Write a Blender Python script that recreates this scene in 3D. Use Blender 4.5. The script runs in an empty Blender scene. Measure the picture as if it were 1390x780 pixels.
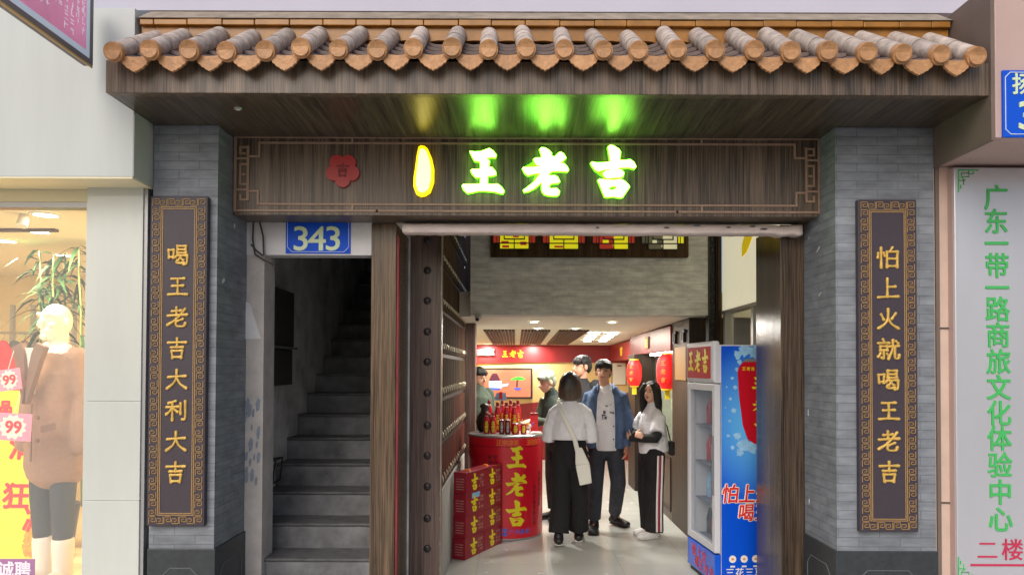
import bpy, math, random
import numpy as np
from mathutils import Vector, Matrix, Euler
random.seed(7)
R = math.radians
S = bpy.context.scene
COL = S.collection

# ------------------------------------------------------------------ camera, sky, sun, exposure
F, CX, HOR, EYE = 1000.0, 700.0, 500.0, 1.65
PITCH, ROLL = R(1.1), R(-0.2)
CY = HOR - F * math.tan(PITCH)
cam_d = bpy.data.cameras.new('camera'); cam = bpy.data.objects.new('camera', cam_d); COL.objects.link(cam)
cam_d.sensor_fit = 'HORIZONTAL'; cam_d.sensor_width = 36; cam_d.lens = F / 1390 * 36
cam_d.shift_x = -(CX - 695) / 1390; cam_d.shift_y = (CY - 390) / 1390
cam_d.clip_start = 0.05; cam_d.clip_end = 500
CM = Matrix.Rotation(R(90) + PITCH, 3, 'X') @ Matrix.Rotation(-ROLL, 3, 'Z')
cam.location = (0, 0, EYE); cam.rotation_euler = CM.to_euler()
S.camera = cam

def at(px, py, d):
    """pixel of the 1390x780 photograph + distance -> point"""
    v = CM @ Vector(((px - CX) / F, (CY - py) / F, -1.0))
    v = v * (d / v.y)
    return Vector((v.x, d, EYE + v.z))

SUN_EL, SUN_AZ = 38, 22
W = bpy.data.worlds.new('World'); S.world = W; W.use_nodes = True
wn = W.node_tree.nodes; wl = W.node_tree.links
sky = wn.new('ShaderNodeTexSky'); sky.sky_type = 'NISHITA'; sky.sun_disc = False
sky.sun_elevation = R(SUN_EL); sky.sun_rotation = R(180 + SUN_AZ)
sky.air_density = 1.0; sky.dust_density = 4.0; sky.ozone_density = 1.0
bg = wn['Background']; bg.inputs[1].default_value = 0.12
wl.new(sky.outputs[0], bg.inputs[0])
sd = bpy.data.lights.new('sun', 'SUN'); sd.energy = 1.0; sd.angle = R(40); sd.color = (1, .99, .98)
so = bpy.data.objects.new('sun', sd); COL.objects.link(so)
# sun behind the camera, a little to the left: light travels towards +Y
dirv = Vector((math.sin(R(SUN_AZ)) * math.cos(R(SUN_EL)), math.cos(R(SUN_AZ)) * math.cos(R(SUN_EL)), -math.sin(R(SUN_EL))))
so.rotation_euler = dirv.to_track_quat('-Z', 'Y').to_euler(); so.location = (-3, -8, 9)
S.view_settings.view_transform = 'Standard'; S.view_settings.look = 'None'
S.view_settings.exposure = 0.1; S.view_settings.gamma = 1.0
S.render.engine = 'CYCLES'
S.cycles.max_bounces = 8; S.cycles.sample_clamp_indirect = 6
S.cycles.use_denoising = True

# ------------------------------------------------------------------ materials
def lin(c):
    c = c / 255.0
    return c / 12.92 if c <= .04045 else ((c + .055) / 1.055) ** 2.4
def rgb(r, g, b): return (lin(r), lin(g), lin(b), 1)
MATS = {}
def M(name, col, rough=.5, metal=0, var=0, vs=6, bump=0, bs=40, emit=0, ecol=None, alpha=1, spec=.5, vec=(1, 1, 1), trans=0, coat=0, rnd=0):
    m = bpy.data.materials.new(name); m.use_nodes = True
    nt = m.node_tree; p = nt.nodes['Principled BSDF']; L = nt.links.new
    c = rgb(*col)
    p.inputs['Base Color'].default_value = c
    p.inputs['Roughness'].default_value = rough; p.inputs['Metallic'].default_value = metal
    p.inputs['Specular IOR Level'].default_value = spec
    p.inputs['Coat Weight'].default_value = coat; p.inputs['Coat Roughness'].default_value = .08
    if trans: p.inputs['Transmission Weight'].default_value = trans; p.inputs['IOR'].default_value = 1.02
    p.inputs['Alpha'].default_value = alpha
    if var or bump:
        tc = nt.nodes.new('ShaderNodeTexCoord'); mp = nt.nodes.new('ShaderNodeMapping')
        mp.inputs['Scale'].default_value = vec; L(tc.outputs['Object'], mp.inputs[0])
    if var:
        n = nt.nodes.new('ShaderNodeTexNoise'); n.inputs['Scale'].default_value = vs; n.inputs['Detail'].default_value = 6
        n.inputs['Roughness'].default_value = .62
        L(mp.outputs[0], n.inputs['Vector'])
        r = nt.nodes.new('ShaderNodeValToRGB'); r.color_ramp.elements[0].position = .3; r.color_ramp.elements[1].position = .7
        r.color_ramp.elements[0].color = tuple(max(0, x * (1 - var)) for x in c[:3]) + (1,)
        r.color_ramp.elements[1].color = tuple(min(1, x * (1 + var)) for x in c[:3]) + (1,)
        L(n.outputs['Fac'], r.inputs[0]); L(r.outputs[0], p.inputs['Base Color'])
    if bump:
        n2 = nt.nodes.new('ShaderNodeTexNoise'); n2.inputs['Scale'].default_value = bs; n2.inputs['Detail'].default_value = 4
        L(mp.outputs[0], n2.inputs['Vector'])
        b = nt.nodes.new('ShaderNodeBump'); b.inputs['Strength'].default_value = bump; b.inputs['Distance'].default_value = .06 if bs <= 12 else .02
        L(n2.outputs['Fac'], b.inputs['Height']); L(b.outputs[0], p.inputs['Normal'])
    if emit:
        p.inputs['Emission Color'].default_value = rgb(*(ecol or col)); p.inputs['Emission Strength'].default_value = emit
    if rnd and var:   # every tile its own tone
        oi = nt.nodes.new('ShaderNodeObjectInfo'); mr = nt.nodes.new('ShaderNodeMapRange'); mr.inputs[3].default_value = 1 - rnd; mr.inputs[4].default_value = 1 + rnd * .6
        L(oi.outputs['Random'], mr.inputs[0]); mm = nt.nodes.new('ShaderNodeMixRGB'); mm.blend_type = 'MULTIPLY'; mm.inputs[0].default_value = 1
        L(r.outputs[0], mm.inputs[1]); L(mr.outputs[0], mm.inputs[2]); L(mm.outputs[0], p.inputs['Base Color'])
    MATS[name] = m
    return m

def wood(name, dark, light, axis, rough=.35, fine=55, spec=.5):
    """zebra-grained laminate, streaks along one axis"""
    m = bpy.data.materials.new(name); m.use_nodes = True
    nt = m.node_tree; p = nt.nodes['Principled BSDF']; L = nt.links.new
    tc = nt.nodes.new('ShaderNodeTexCoord'); cols = []
    def layer(sc, along, det):
        mp = nt.nodes.new('ShaderNodeMapping'); v = [sc] * 3; v['xyz'.index(axis)] = along
        mp.inputs['Scale'].default_value = v; L(tc.outputs['Object'], mp.inputs[0])
        n = nt.nodes.new('ShaderNodeTexNoise'); n.inputs['Scale'].default_value = 1; n.inputs['Detail'].default_value = det
        n.inputs['Roughness'].default_value = .65; L(mp.outputs[0], n.inputs['Vector']); return n
    a = layer(fine * 3.2, 3.2, 3); b = layer(fine * .6, .9, 2); c = layer(2.2, 2.2, 2)
    mx = nt.nodes.new('ShaderNodeMath'); mx.operation = 'MULTIPLY_ADD'; mx.inputs[1].default_value = .45
    L(b.outputs['Fac'], mx.inputs[0])
    m2 = nt.nodes.new('ShaderNodeMath'); m2.operation = 'MULTIPLY'; m2.inputs[1].default_value = .62; L(a.outputs['Fac'], m2.inputs[0])
    L(m2.outputs[0], mx.inputs[2])
    r = nt.nodes.new('ShaderNodeValToRGB'); r.color_ramp.elements[0].position = .42; r.color_ramp.elements[1].position = .68
    r.color_ramp.elements[0].color = rgb(*dark); r.color_ramp.elements[1].color = rgb(*light)
    L(mx.outputs[0], r.inputs[0])
    hs = nt.nodes.new('ShaderNodeMixRGB'); hs.blend_type = 'MULTIPLY'; hs.inputs[0].default_value = .5
    rr = nt.nodes.new('ShaderNodeValToRGB'); rr.color_ramp.elements[0].color = (.7, .7, .7, 1); rr.color_ramp.elements[1].color = (1.1, 1.08, 1.05, 1)
    rr.color_ramp.elements[0].position = .3; rr.color_ramp.elements[1].position = .7
    L(c.outputs['Fac'], rr.inputs[0]); L(r.outputs[0], hs.inputs[1]); L(rr.outputs[0], hs.inputs[2])
    L(hs.outputs[0], p.inputs['Base Color'])
    p.inputs['Roughness'].default_value = rough; p.inputs['Specular IOR Level'].default_value = spec
    bu = nt.nodes.new('ShaderNodeBump'); bu.inputs['Strength'].default_value = .12; bu.inputs['Distance'].default_value = .004
    L(a.outputs['Fac'], bu.inputs['Height']); L(bu.outputs[0], p.inputs['Normal'])
    MATS[name] = m; return m

def brick(name, c1, c2, mortar, bw=.24, bh=.052, rough=.6, msize=.003):
    m = bpy.data.materials.new(name); m.use_nodes = True
    nt = m.node_tree; p = nt.nodes['Principled BSDF']; L = nt.links.new
    tc = nt.nodes.new('ShaderNodeTexCoord'); sp = nt.nodes.new('ShaderNodeSeparateXYZ'); L(tc.outputs['Object'], sp.inputs[0])
    ad = nt.nodes.new('ShaderNodeMath'); L(sp.outputs[0], ad.inputs[0]); L(sp.outputs[1], ad.inputs[1])
    cb = nt.nodes.new('ShaderNodeCombineXYZ'); L(ad.outputs[0], cb.inputs[0]); L(sp.outputs[2], cb.inputs[1])
    br = nt.nodes.new('ShaderNodeTexBrick'); L(cb.outputs[0], br.inputs['Vector'])
    br.inputs['Scale'].default_value = 1; br.inputs['Brick Width'].default_value = bw; br.inputs['Row Height'].default_value = bh
    br.inputs['Mortar Size'].default_value = msize; br.inputs['Mortar Smooth'].default_value = .4; br.inputs['Bias'].default_value = 0
    br.inputs['Color1'].default_value = rgb(*c1); br.inputs['Color2'].default_value = rgb(*c2); br.inputs['Mortar'].default_value = rgb(*mortar)
    n = nt.nodes.new('ShaderNodeTexNoise'); n.inputs['Scale'].default_value = 1; n.inputs['Detail'].default_value = 7
    mp = nt.nodes.new('ShaderNodeMapping'); mp.inputs['Scale'].default_value = (7, 7, 26); L(tc.outputs['Object'], mp.inputs[0]); L(mp.outputs[0], n.inputs['Vector'])
    r = nt.nodes.new('ShaderNodeValToRGB'); r.color_ramp.elements[0].position = .3; r.color_ramp.elements[1].position = .72
    r.color_ramp.elements[0].color = (.72, .72, .74, 1); r.color_ramp.elements[1].color = (1.2, 1.2, 1.2, 1); L(n.outputs['Fac'], r.inputs[0])
    mx = nt.nodes.new('ShaderNodeMixRGB'); mx.blend_type = 'MULTIPLY'; mx.inputs[0].default_value = .9
    L(br.outputs['Color'], mx.inputs[1]); L(r.outputs[0], mx.inputs[2])
    n3 = nt.nodes.new('ShaderNodeTexNoise'); n3.inputs['Scale'].default_value = 2.3; n3.inputs['Detail'].default_value = 8; n3.inputs['Roughness'].default_value = .7; L(tc.outputs['Object'], n3.inputs['Vector'])
    r3 = nt.nodes.new('ShaderNodeValToRGB'); r3.color_ramp.elements[0].position = .36; r3.color_ramp.elements[1].position = .62
    r3.color_ramp.elements[0].color = (.78, .78, .77, 1); r3.color_ramp.elements[1].color = (1.05, 1.05, 1.05, 1); L(n3.outputs['Fac'], r3.inputs[0])
    m3 = nt.nodes.new('ShaderNodeMixRGB'); m3.blend_type = 'MULTIPLY'; m3.inputs[0].default_value = 1
    L(mx.outputs[0], m3.inputs[1]); L(r3.outputs[0], m3.inputs[2]); L(m3.outputs[0], p.inputs['Base Color'])
    p.inputs['Roughness'].default_value = rough
    bu = nt.nodes.new('ShaderNodeBump'); bu.inputs['Strength'].default_value = .35; bu.inputs['Distance'].default_value = .006
    ms = nt.nodes.new('ShaderNodeMath'); ms.operation = 'MULTIPLY_ADD'; ms.inputs[1].default_value = -1; L(br.outputs['Fac'], ms.inputs[0]); L(n.outputs['Fac'], ms.inputs[2])
    L(ms.outputs[0], bu.inputs['Height']); L(bu.outputs[0], p.inputs['Normal'])
    MATS[name] = m; return m

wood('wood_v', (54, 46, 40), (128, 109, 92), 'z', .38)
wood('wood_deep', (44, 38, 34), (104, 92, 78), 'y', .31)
wood('wood_x', (52, 45, 42), (120, 104, 90), 'x', .38)
wood('wood_jamb', (60, 48, 38), (128, 106, 84), 'z', .26)
wood('wood_dark', (74, 59, 55), (128, 106, 99), 'z', .3)
wood('wood_cab', (54, 42, 32), (96, 76, 55), 'z', .85, 40, .08)
wood('wood_red', (76, 34, 28), (108, 56, 42), 'z', .85, 40, .08)
wood('wood_pier', (36, 29, 24), (66, 53, 42), 'z', .5, 40, .3)
wood('wood_gloss', (46, 38, 33), (100, 84, 70), 'z', .16)
M('wood_line', (160, 131, 110), .5, var=.15, vs=20)
brick('brick', (137, 143, 151), (127, 133, 141), (112, 117, 125))
brick('brick_in', (228, 228, 220), (220, 220, 212), (206, 206, 198), .3, .06)
M('dado', (52, 57, 62), .4, var=.25, vs=30)
M('dado_line', (96, 102, 106), .5)
M('scuff', (205, 205, 208), .7)
M('board', (62, 54, 64), .5, var=.1, vs=30)
M('gold', (212, 174, 88), .42, metal=.15, var=.2, vs=30)
M('gold_line', (168, 134, 84), .55, metal=.0, var=.15, vs=40)
M('tile_end', (190, 142, 98), .5, rnd=.16, var=.22, vs=26, bump=.25, bs=60)
M('tile_top', (192, 178, 168), .6, rnd=.25, var=.42, vs=18, bump=.15)
M('tile_pan', (112, 96, 92), .7, var=.3, vs=14)
M('ridge', (156, 106, 38), .34, var=.22, vs=9)
M('ridge_top', (150, 138, 124), .8, var=.3, vs=10)
M('ceil_out', (196, 196, 212), .8, var=.03, vs=2)
M('wall_cream', (194, 200, 199), .55, var=.06, vs=4, vec=(1, 1, .12), bump=.05, bs=3)
M('wall_box', (190, 190, 186), .6, var=.08, vs=3)
M('warm_soffit', (232, 224, 192), .55)
M('alu', (168, 170, 174), .35, metal=.5)
M('pil_panel', (203, 208, 203), .12, var=.055, vs=3.5, vec=(1, 1, .2), coat=.3)
M('pink_wall', (190, 164, 158), .5, var=.05, vs=5)
M('pink_tile', (208, 184, 170), .4, var=.08, vs=8)
M('brown_side', (112, 98, 90), .6, var=.1, vs=6)
M('steel', (206, 208, 216), .32, metal=.45, var=.05, vs=2, vec=(1, 1, .3))
M('seam', (74, 66, 62), .7)
M('sign_green', (70, 184, 98), .5)
M('sign_red', (196, 50, 88), .5)
M('plate_blue', (10, 84, 214), .5, spec=.25)
M('plate_white', (210, 226, 236), .4)
M('plate_num', (214, 232, 190), .4)
M('white_paint', (214, 212, 214), .6, var=.08, vs=8, bump=.1)
M('jamb_white', (188, 182, 178), .8, var=.14, vs=9, bump=.2, bs=20)
M('lintel', (224, 208, 202), .7, var=.2, vs=16, vec=(.3, 1, 1), bump=.3, bs=30)
M('concrete', (114, 115, 118), .85, var=.45, vs=5, bump=.2, bs=30)
M('concrete_top', (92, 92, 94), .85, var=.35, vs=9, bump=.2, bs=30)
M('stair_wall', (206, 206, 206), .9, var=.38, vs=3.2, bump=.15, bs=20)
M('dark_box', (62, 56, 50), .6, var=.2, vs=8)
M('red_strip', (128, 36, 42), .6, var=.5, vs=14, vec=(1, 1, .3))
M('black', (20, 20, 22), .5)
M('stud', (58, 52, 52), .35, metal=.3)
M('rail', (150, 142, 128), .4, metal=.4)
M('pale_base', (170, 168, 162), .6, var=.05)
M('pull', (228, 220, 196), .25, metal=.6)

M('pave', (184, 182, 178), .7, var=.12, vs=5)
M('road', (62, 62, 64), .85, var=.15, vs=20)
M('ceil_in', (226, 220, 204), .7)
M('slat', (70, 44, 40), .6, var=.3, vs=60, vec=(1, .02, 1))
M('lamp', (255, 250, 235), .5, emit=26)
M('lamp_warm', (255, 240, 205), .5, emit=22)
M('trim', (226, 224, 218), .4)
M('red_wall', (140, 30, 32), .45, var=.05)
M('red_wall_dark', (112, 40, 40), .4, var=.1)
M('yellow_wall', (226, 196, 132), .55, var=.05, vs=2)
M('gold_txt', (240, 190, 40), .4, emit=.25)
M('tv_frame', (50, 46, 46), .3)
M('tv_screen', (196, 110, 84), .3, var=.25, vs=3, emit=.75)
M('tv_roof', (84, 40, 56), .4, emit=.5)
M('tv_white', (206, 212, 250), .4, emit=1.1)
M('tv_blue', (66, 92, 190), .4, emit=.8)
M('tv_green', (64, 190, 64), .4, emit=.9)
M('lantern_text', (226, 120, 40), .5, emit=.3)
M('lantern', (222, 30, 32), .5, emit=.55, ecol=(230, 28, 24))
M('yellow_tag', (236, 212, 40), .5)
M('glass_case', (214, 226, 204), .1, alpha=.22)
M('case_lit', (232, 232, 206), .5, emit=.9)
M('case_goods', (178, 158, 120), .5, var=.5, vs=24)
M('case_base', (66, 53, 44), .45, var=.2, vs=12, vec=(1, 1, .2))
M('case_strip', (240, 250, 170), .5, emit=4)
M('paper', (238, 234, 222), .6)
M('plaque', (136, 102, 54), .5, var=.1)
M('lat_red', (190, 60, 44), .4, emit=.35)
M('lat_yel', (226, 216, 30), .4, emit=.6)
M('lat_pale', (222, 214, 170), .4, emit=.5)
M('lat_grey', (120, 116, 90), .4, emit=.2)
M('lat_line', (34, 30, 26), .5)
M('banner', (240, 234, 204), .6, emit=.5, bump=.2, bs=3)  # cloth and its lettering glow in place of a lamp behind them
M('banner_yel', (244, 214, 16), .6, emit=.3)
M('win_wall', (214, 204, 150), .6, emit=.35)  # wall glows in place of lamps in the room behind
M('fr_white', (206, 208, 216), .3)
M('fr_blue', (16, 92, 220), .25, var=.22, vs=1.6, coat=.3)
M('fr_sky', (92, 168, 236), .25)
M('fr_glass', (170, 190, 210), .04, alpha=.16)
M('fr_in', (120, 130, 146), .5)
M('fr_seal', (120, 122, 130), .5)
M('can_red', (196, 20, 40), .25, coat=.3)
M('drum_red', (214, 24, 46), .28, var=.05, coat=.25)
M('header_red', (186, 26, 34), .6, spec=.2)
M('drum_dark', (120, 14, 28), .4)
M('drum_yel', (236, 222, 30), .35)
M('drum_org', (240, 130, 40), .4)
M('drum_blue', (70, 110, 214), .4)
M('drum_rim', (176, 176, 178), .3, metal=.6)
M('box_red', (150, 22, 44), .35, var=.06)
M('box_red_side', (118, 18, 34), .4, var=.06)
M('box_print', (176, 120, 110), .5, var=.5, vs=60)
M('splash', (150, 200, 244), .15, var=.2, vs=20)
M('skin', (226, 176, 148), .5, var=.05, vs=12)
M('skin_dark', (196, 146, 118), .5, var=.05, vs=12)
M('hair_black', (22, 19, 19), .6, bump=.5, bs=30, vec=(4, 4, .3))
M('hair_grey', (150, 158, 138), .6, var=.3, vs=30)
M('lips', (176, 96, 88), .5)
M('smudge', (134, 142, 156), .8, var=.15, vs=40)
M('cab_dark', (30, 23, 19), .55)
M('eye', (30, 22, 20), .3)
M('tee', (228, 227, 232), .85, bump=.8, bs=8)
M('pants_black', (24, 23, 26), .9, bump=.6, bs=8)
M('denim', (72, 94, 128), .8, var=.22, vs=14, bump=.5, bs=12)
M('jeans', (52, 54, 64), .85, var=.2, vs=12, bump=.5, bs=12)
M('black_cloth', (30, 30, 33), .8, bump=.4, bs=10)
M('green_cloth', (64, 76, 62), .85, var=.2, vs=8, bump=.4, bs=10)
M('vest', (40, 50, 44), .85, bump=.3, bs=10)
M('shoe_black', (24, 24, 26), .45)
M('shoe_white', (226, 224, 224), .5)
M('sole', (206, 204, 198), .6)
M('canvas', (224, 222, 212), .8, bump=.3, bs=12)
M('stripe_red', (156, 34, 60), .7)
M('print_grey', (96, 96, 104), .7)
M('jar', (42, 36, 30), .3, var=.3, vs=10)
M('mannequin', (240, 236, 226), .3)
M('coat', (158, 124, 102), .9, var=.08, vs=40, bump=.25, bs=10)
M('coat_dark', (132, 102, 84), .9, bump=.2, bs=10)
M('leggings', (54, 56, 64), .8, bump=.2, bs=10)
M('poster_yel', (248, 226, 30), .5)
M('poster_red', (226, 30, 40), .5)
M('poster_org', (246, 150, 40), .5, var=.5, vs=30)
M('tag_pink', (246, 150, 176), .5)
M('purple', (150, 56, 150), .4)
M('leaf', (34, 58, 28), .8, spec=.1, var=.3, vs=10)
M('stem', (110, 124, 70), .6)
M('cloth_red', (206, 28, 40), .8, bump=.3, bs=10)
M('cloth_grey', (86, 84, 82), .85, bump=.3, bs=10)
M('shop_wall', (232, 212, 158), .6, var=.04)
M('shop_floor', (214, 190, 140), .3)
M('glass', (235, 240, 240), .02, alpha=.1)
M('lb_pink', (206, 128, 164), .3, var=.45, vs=2.2, emit=.35)
M('lb_edge', (196, 210, 226), .3, emit=.25)
M('lb_frame', (116, 108, 108), .4)
M('lb_gold', (214, 178, 112), .4)
M('lb_mark', (226, 214, 226), .4, emit=.3)
M('led_green_core', (170, 255, 90), .4, emit=13, ecol=(160, 255, 84))
M('led_green_rim', (110, 255, 40), .4, emit=2, ecol=(120, 255, 30))
M('led_yel_core', (255, 240, 150), .4, emit=3.2, ecol=(255, 236, 120))
M('led_yel_rim', (255, 225, 0), .4, emit=1.3, ecol=(255, 224, 0))
M('flower', (178, 34, 40), .35)
M('flower_line', (132, 52, 54), .5)
M('cable', (70, 62, 56), .7)
M('cctv', (196, 196, 194), .4)

def floor_mat():
    m = M('floor', (194, 196, 190), .2, var=.05, vs=1.3, spec=.4); nt = m.node_tree; p = nt.nodes['Principled BSDF']; L = nt.links.new
    tc = nt.nodes.new('ShaderNodeTexCoord'); br = nt.nodes.new('ShaderNodeTexBrick'); L(tc.outputs['Object'], br.inputs['Vector'])
    br.offset = 0; br.inputs['Scale'].default_value = 1; br.inputs['Brick Width'].default_value = .6; br.inputs['Row Height'].default_value = .6; br.inputs['Mortar Size'].default_value = .004
    br.inputs['Color1'].default_value = (1, 1, 1, 1); br.inputs['Color2'].default_value = (.975, .98, .98, 1); br.inputs['Mortar'].default_value = (.8, .8, .78, 1)
    src = p.inputs['Base Color'].links[0].from_socket; mm = nt.nodes.new('ShaderNodeMixRGB'); mm.blend_type = 'MULTIPLY'; mm.inputs[0].default_value = 1
    L(src, mm.inputs[1]); L(br.outputs['Color'], mm.inputs[2]); L(mm.outputs[0], p.inputs['Base Color'])
    n = nt.nodes.new('ShaderNodeTexNoise'); n.inputs['Scale'].default_value = 5; n.inputs['Detail'].default_value = 6; L(tc.outputs['Object'], n.inputs['Vector'])
    mr = nt.nodes.new('ShaderNodeMapRange'); mr.inputs[3].default_value = .14; mr.inputs[4].default_value = .34; L(n.outputs['Fac'], mr.inputs[0]); L(mr.outputs[0], p.inputs['Roughness'])
floor_mat()
def radial(name, c_in, c_out, centre, rad):
    m = bpy.data.materials.new(name); m.use_nodes = True; nt = m.node_tree; p = nt.nodes['Principled BSDF']; L = nt.links.new
    tc = nt.nodes.new('ShaderNodeTexCoord'); mp = nt.nodes.new('ShaderNodeMapping'); L(tc.outputs['Object'], mp.inputs[0])
    mp.inputs['Scale'].default_value = (1 / rad[0], 0, 1 / rad[1]); mp.inputs['Location'].default_value = (-centre[0] / rad[0], 0, -centre[1] / rad[1])
    g = nt.nodes.new('ShaderNodeTexGradient'); g.gradient_type = 'SPHERICAL'; L(mp.outputs[0], g.inputs[0])
    r = nt.nodes.new('ShaderNodeValToRGB'); r.color_ramp.elements[0].color = rgb(*c_out); r.color_ramp.elements[1].color = rgb(*c_in); r.color_ramp.elements[1].position = .8
    L(g.outputs['Fac'], r.inputs[0]); L(r.outputs[0], p.inputs['Base Color']); p.inputs['Roughness'].default_value = .25
    MATS[name] = m
radial('fr_print', (100, 186, 250), (12, 84, 218), (.3, 1.25), (.42, .62))
def ombre():
    m = bpy.data.materials.new('hair_ombre'); m.use_nodes = True; nt = m.node_tree; p = nt.nodes['Principled BSDF']; L = nt.links.new
    tc = nt.nodes.new('ShaderNodeTexCoord'); s = nt.nodes.new('ShaderNodeSeparateXYZ'); L(tc.outputs['Object'], s.inputs[0])
    r = nt.nodes.new('ShaderNodeMapRange'); r.inputs[1].default_value = 1.36; r.inputs[2].default_value = 1.52; L(s.outputs[2], r.inputs[0])
    c = nt.nodes.new('ShaderNodeValToRGB'); c.color_ramp.elements[0].color = rgb(104, 84, 68); c.color_ramp.elements[1].color = rgb(40, 34, 33)
    L(r.outputs[0], c.inputs[0]); L(c.outputs[0], p.inputs['Base Color']); p.inputs['Roughness'].default_value = .4
    mp = nt.nodes.new('ShaderNodeMapping'); mp.inputs['Scale'].default_value = (120, 120, 6); L(tc.outputs['Object'], mp.inputs[0])
    n = nt.nodes.new('ShaderNodeTexNoise'); n.inputs['Scale'].default_value = 1; L(mp.outputs[0], n.inputs['Vector'])
    b = nt.nodes.new('ShaderNodeBump'); b.inputs['Strength'].default_value = .6; b.inputs['Distance'].default_value = .01; L(n.outputs['Fac'], b.inputs['Height']); L(b.outputs[0], p.inputs['Normal'])
    MATS['hair_ombre'] = m
ombre()

# ------------------------------------------------------------------ mesh helpers
def wloc(o):
    v = Vector((0, 0, 0))
    while o is not None: v += Vector(o.location); o = o.parent
    return v

class MB:
    def __init__(s): s.v = []; s.f = []; s.m = []; s.s = []
    def add(s, vs, fs, mi=0, sm=False):
        b = len(s.v); s.v += [Vector(v) for v in vs]
        for f in fs: s.f.append([b + i for i in f]); s.m.append(mi); s.s.append(sm)
        return s
    def box(s, x0, x1, y0, y1, z0, z1, mi=0):
        v = [(x0, y0, z0), (x1, y0, z0), (x1, y1, z0), (x0, y1, z0), (x0, y0, z1), (x1, y0, z1), (x1, y1, z1), (x0, y1, z1)]
        return s.add(v, [(0, 3, 2, 1), (4, 5, 6, 7), (0, 1, 5, 4), (1, 2, 6, 5), (2, 3, 7, 6), (3, 0, 4, 7)], mi)
    def hexa(s, v, mi=0):   # 8 corners, bottom loop then top loop
        return s.add(v, [(0, 3, 2, 1), (4, 5, 6, 7), (0, 1, 5, 4), (1, 2, 6, 5), (2, 3, 7, 6), (3, 0, 4, 7)], mi)
    def prism(s, poly, o, r, u, th, mi=0, side=None):
        """polygon in the (r,u) plane at o, extruded by th along r x u"""
        o, r, u = Vector(o), Vector(r), Vector(u); n = r.cross(u)
        a = sum(poly[i][0] * poly[(i + 1) % len(poly)][1] - poly[(i + 1) % len(poly)][0] * poly[i][1] for i in range(len(poly)))
        if a < 0: poly = poly[::-1]
        k = len(poly)
        v = [o + r * p[0] + u * p[1] for p in poly]; w = [p + n * th for p in v]
        s.add(v + w, [list(range(k))[::-1], [k + i for i in range(k)]], mi)
        s.add(v + w, [(i, (i + 1) % k, k + (i + 1) % k, k + i) for i in range(k)], mi if side is None else side)
        return s
    def limb(s, pts, rad, n=14, xd=(1, 0, 0), mi=0, cap=True, sm=True, c0=True, c1=True):
        pts = [Vector(p) for p in pts]; rad = [(r, r) if not isinstance(r, (tuple, list)) else r for r in rad]
        xd = Vector(xd); rings = []
        T = []
        for i in range(len(pts)):
            t = pts[min(i + 1, len(pts) - 1)] - pts[max(i - 1, 0)]; T.append(t.normalized())
        def ring(c, t, r1, r2):
            a = xd - t * xd.dot(t)
            if a.length < 1e-3: a = Vector((0, 1, 0)) - t * t.y
            if a.length < 1e-3: a = Vector((0, 0, 1)) - t * t.z
            a.normalize(); b = t.cross(a)
            return [c + a * (r1 * math.cos(2 * math.pi * k / n)) + b * (r2 * math.sin(2 * math.pi * k / n)) for k in range(n)]
        seq = []
        if cap and c0:
            r = rad[0]; m = min(r)
            for q in (1.45, .95, .5): seq.append((pts[0] - T[0] * m * math.sin(q), T[0], r[0] * math.cos(q), r[1] * math.cos(q)))
        for p, t, r in zip(pts, T, rad): seq.append((p, t, r[0], r[1]))
        if cap and c1:
            r = rad[-1]; m = min(r)
            for q in (.5, .95, 1.45): seq.append((pts[-1] + T[-1] * m * math.sin(q), T[-1], r[0] * math.cos(q), r[1] * math.cos(q)))
        v = []
        for q in seq: v += ring(*q)
        f = []
        for i in range(len(seq) - 1):
            for k in range(n): f.append((i * n + k, i * n + (k + 1) % n, (i + 1) * n + (k + 1) % n, (i + 1) * n + k))
        s.add(v, f, mi, sm)
        e = (len(seq) - 1) * n
        s.add(v, [list(range(n))[::-1], [e + k for k in range(n)]], mi)
        return s
    def cyl(s, p0, p1, r0, r1=None, n=20, mi=0, capm=None, sm=True):
        p0, p1 = Vector(p0), Vector(p1); r1 = r0 if r1 is None else r1
        t = (p1 - p0).normalized(); a = Vector((1, 0, 0)) - t * t.x
        if a.length < .1: a = Vector((0, 1, 0)) - t * t.y
        a.normalize(); b = t.cross(a)
        c = [a * math.cos(2 * math.pi * k / n) + b * math.sin(2 * math.pi * k / n) for k in range(n)]
        v = [p0 + q * r0 for q in c] + [p1 + q * r1 for q in c]
        s.add(v, [(k, (k + 1) % n, n + (k + 1) % n, n + k) for k in range(n)], mi, sm)
        s.add(v, [list(range(n))[::-1], [n + k for k in range(n)]], mi if capm is None else capm)
        return s
    def lathe(s, prof, c, n=32, mi=0, sm=True, a0=0, a1=2 * math.pi, caps=True):
        c = Vector(c); v = []; full = abs(a1 - a0 - 2 * math.pi) < 1e-6; m = n if full else n + 1
        for r, z in prof:
            for k in range(m):
                a = a0 + (a1 - a0) * k / n; v.append(c + Vector((r * math.cos(a), r * math.sin(a), z)))
        f = []
        for i in range(len(prof) - 1):
            for k in range(n):
                k2 = (k + 1) % m; f.append((i * m + k, i * m + k2, (i + 1) * m + k2, (i + 1) * m + k))
        s.add(v, f, mi, sm)
        if caps and full:
            e = (len(prof) - 1) * m
            s.add(v, [list(range(m))[::-1], [e + k for k in range(m)]], mi)
        return s
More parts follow.
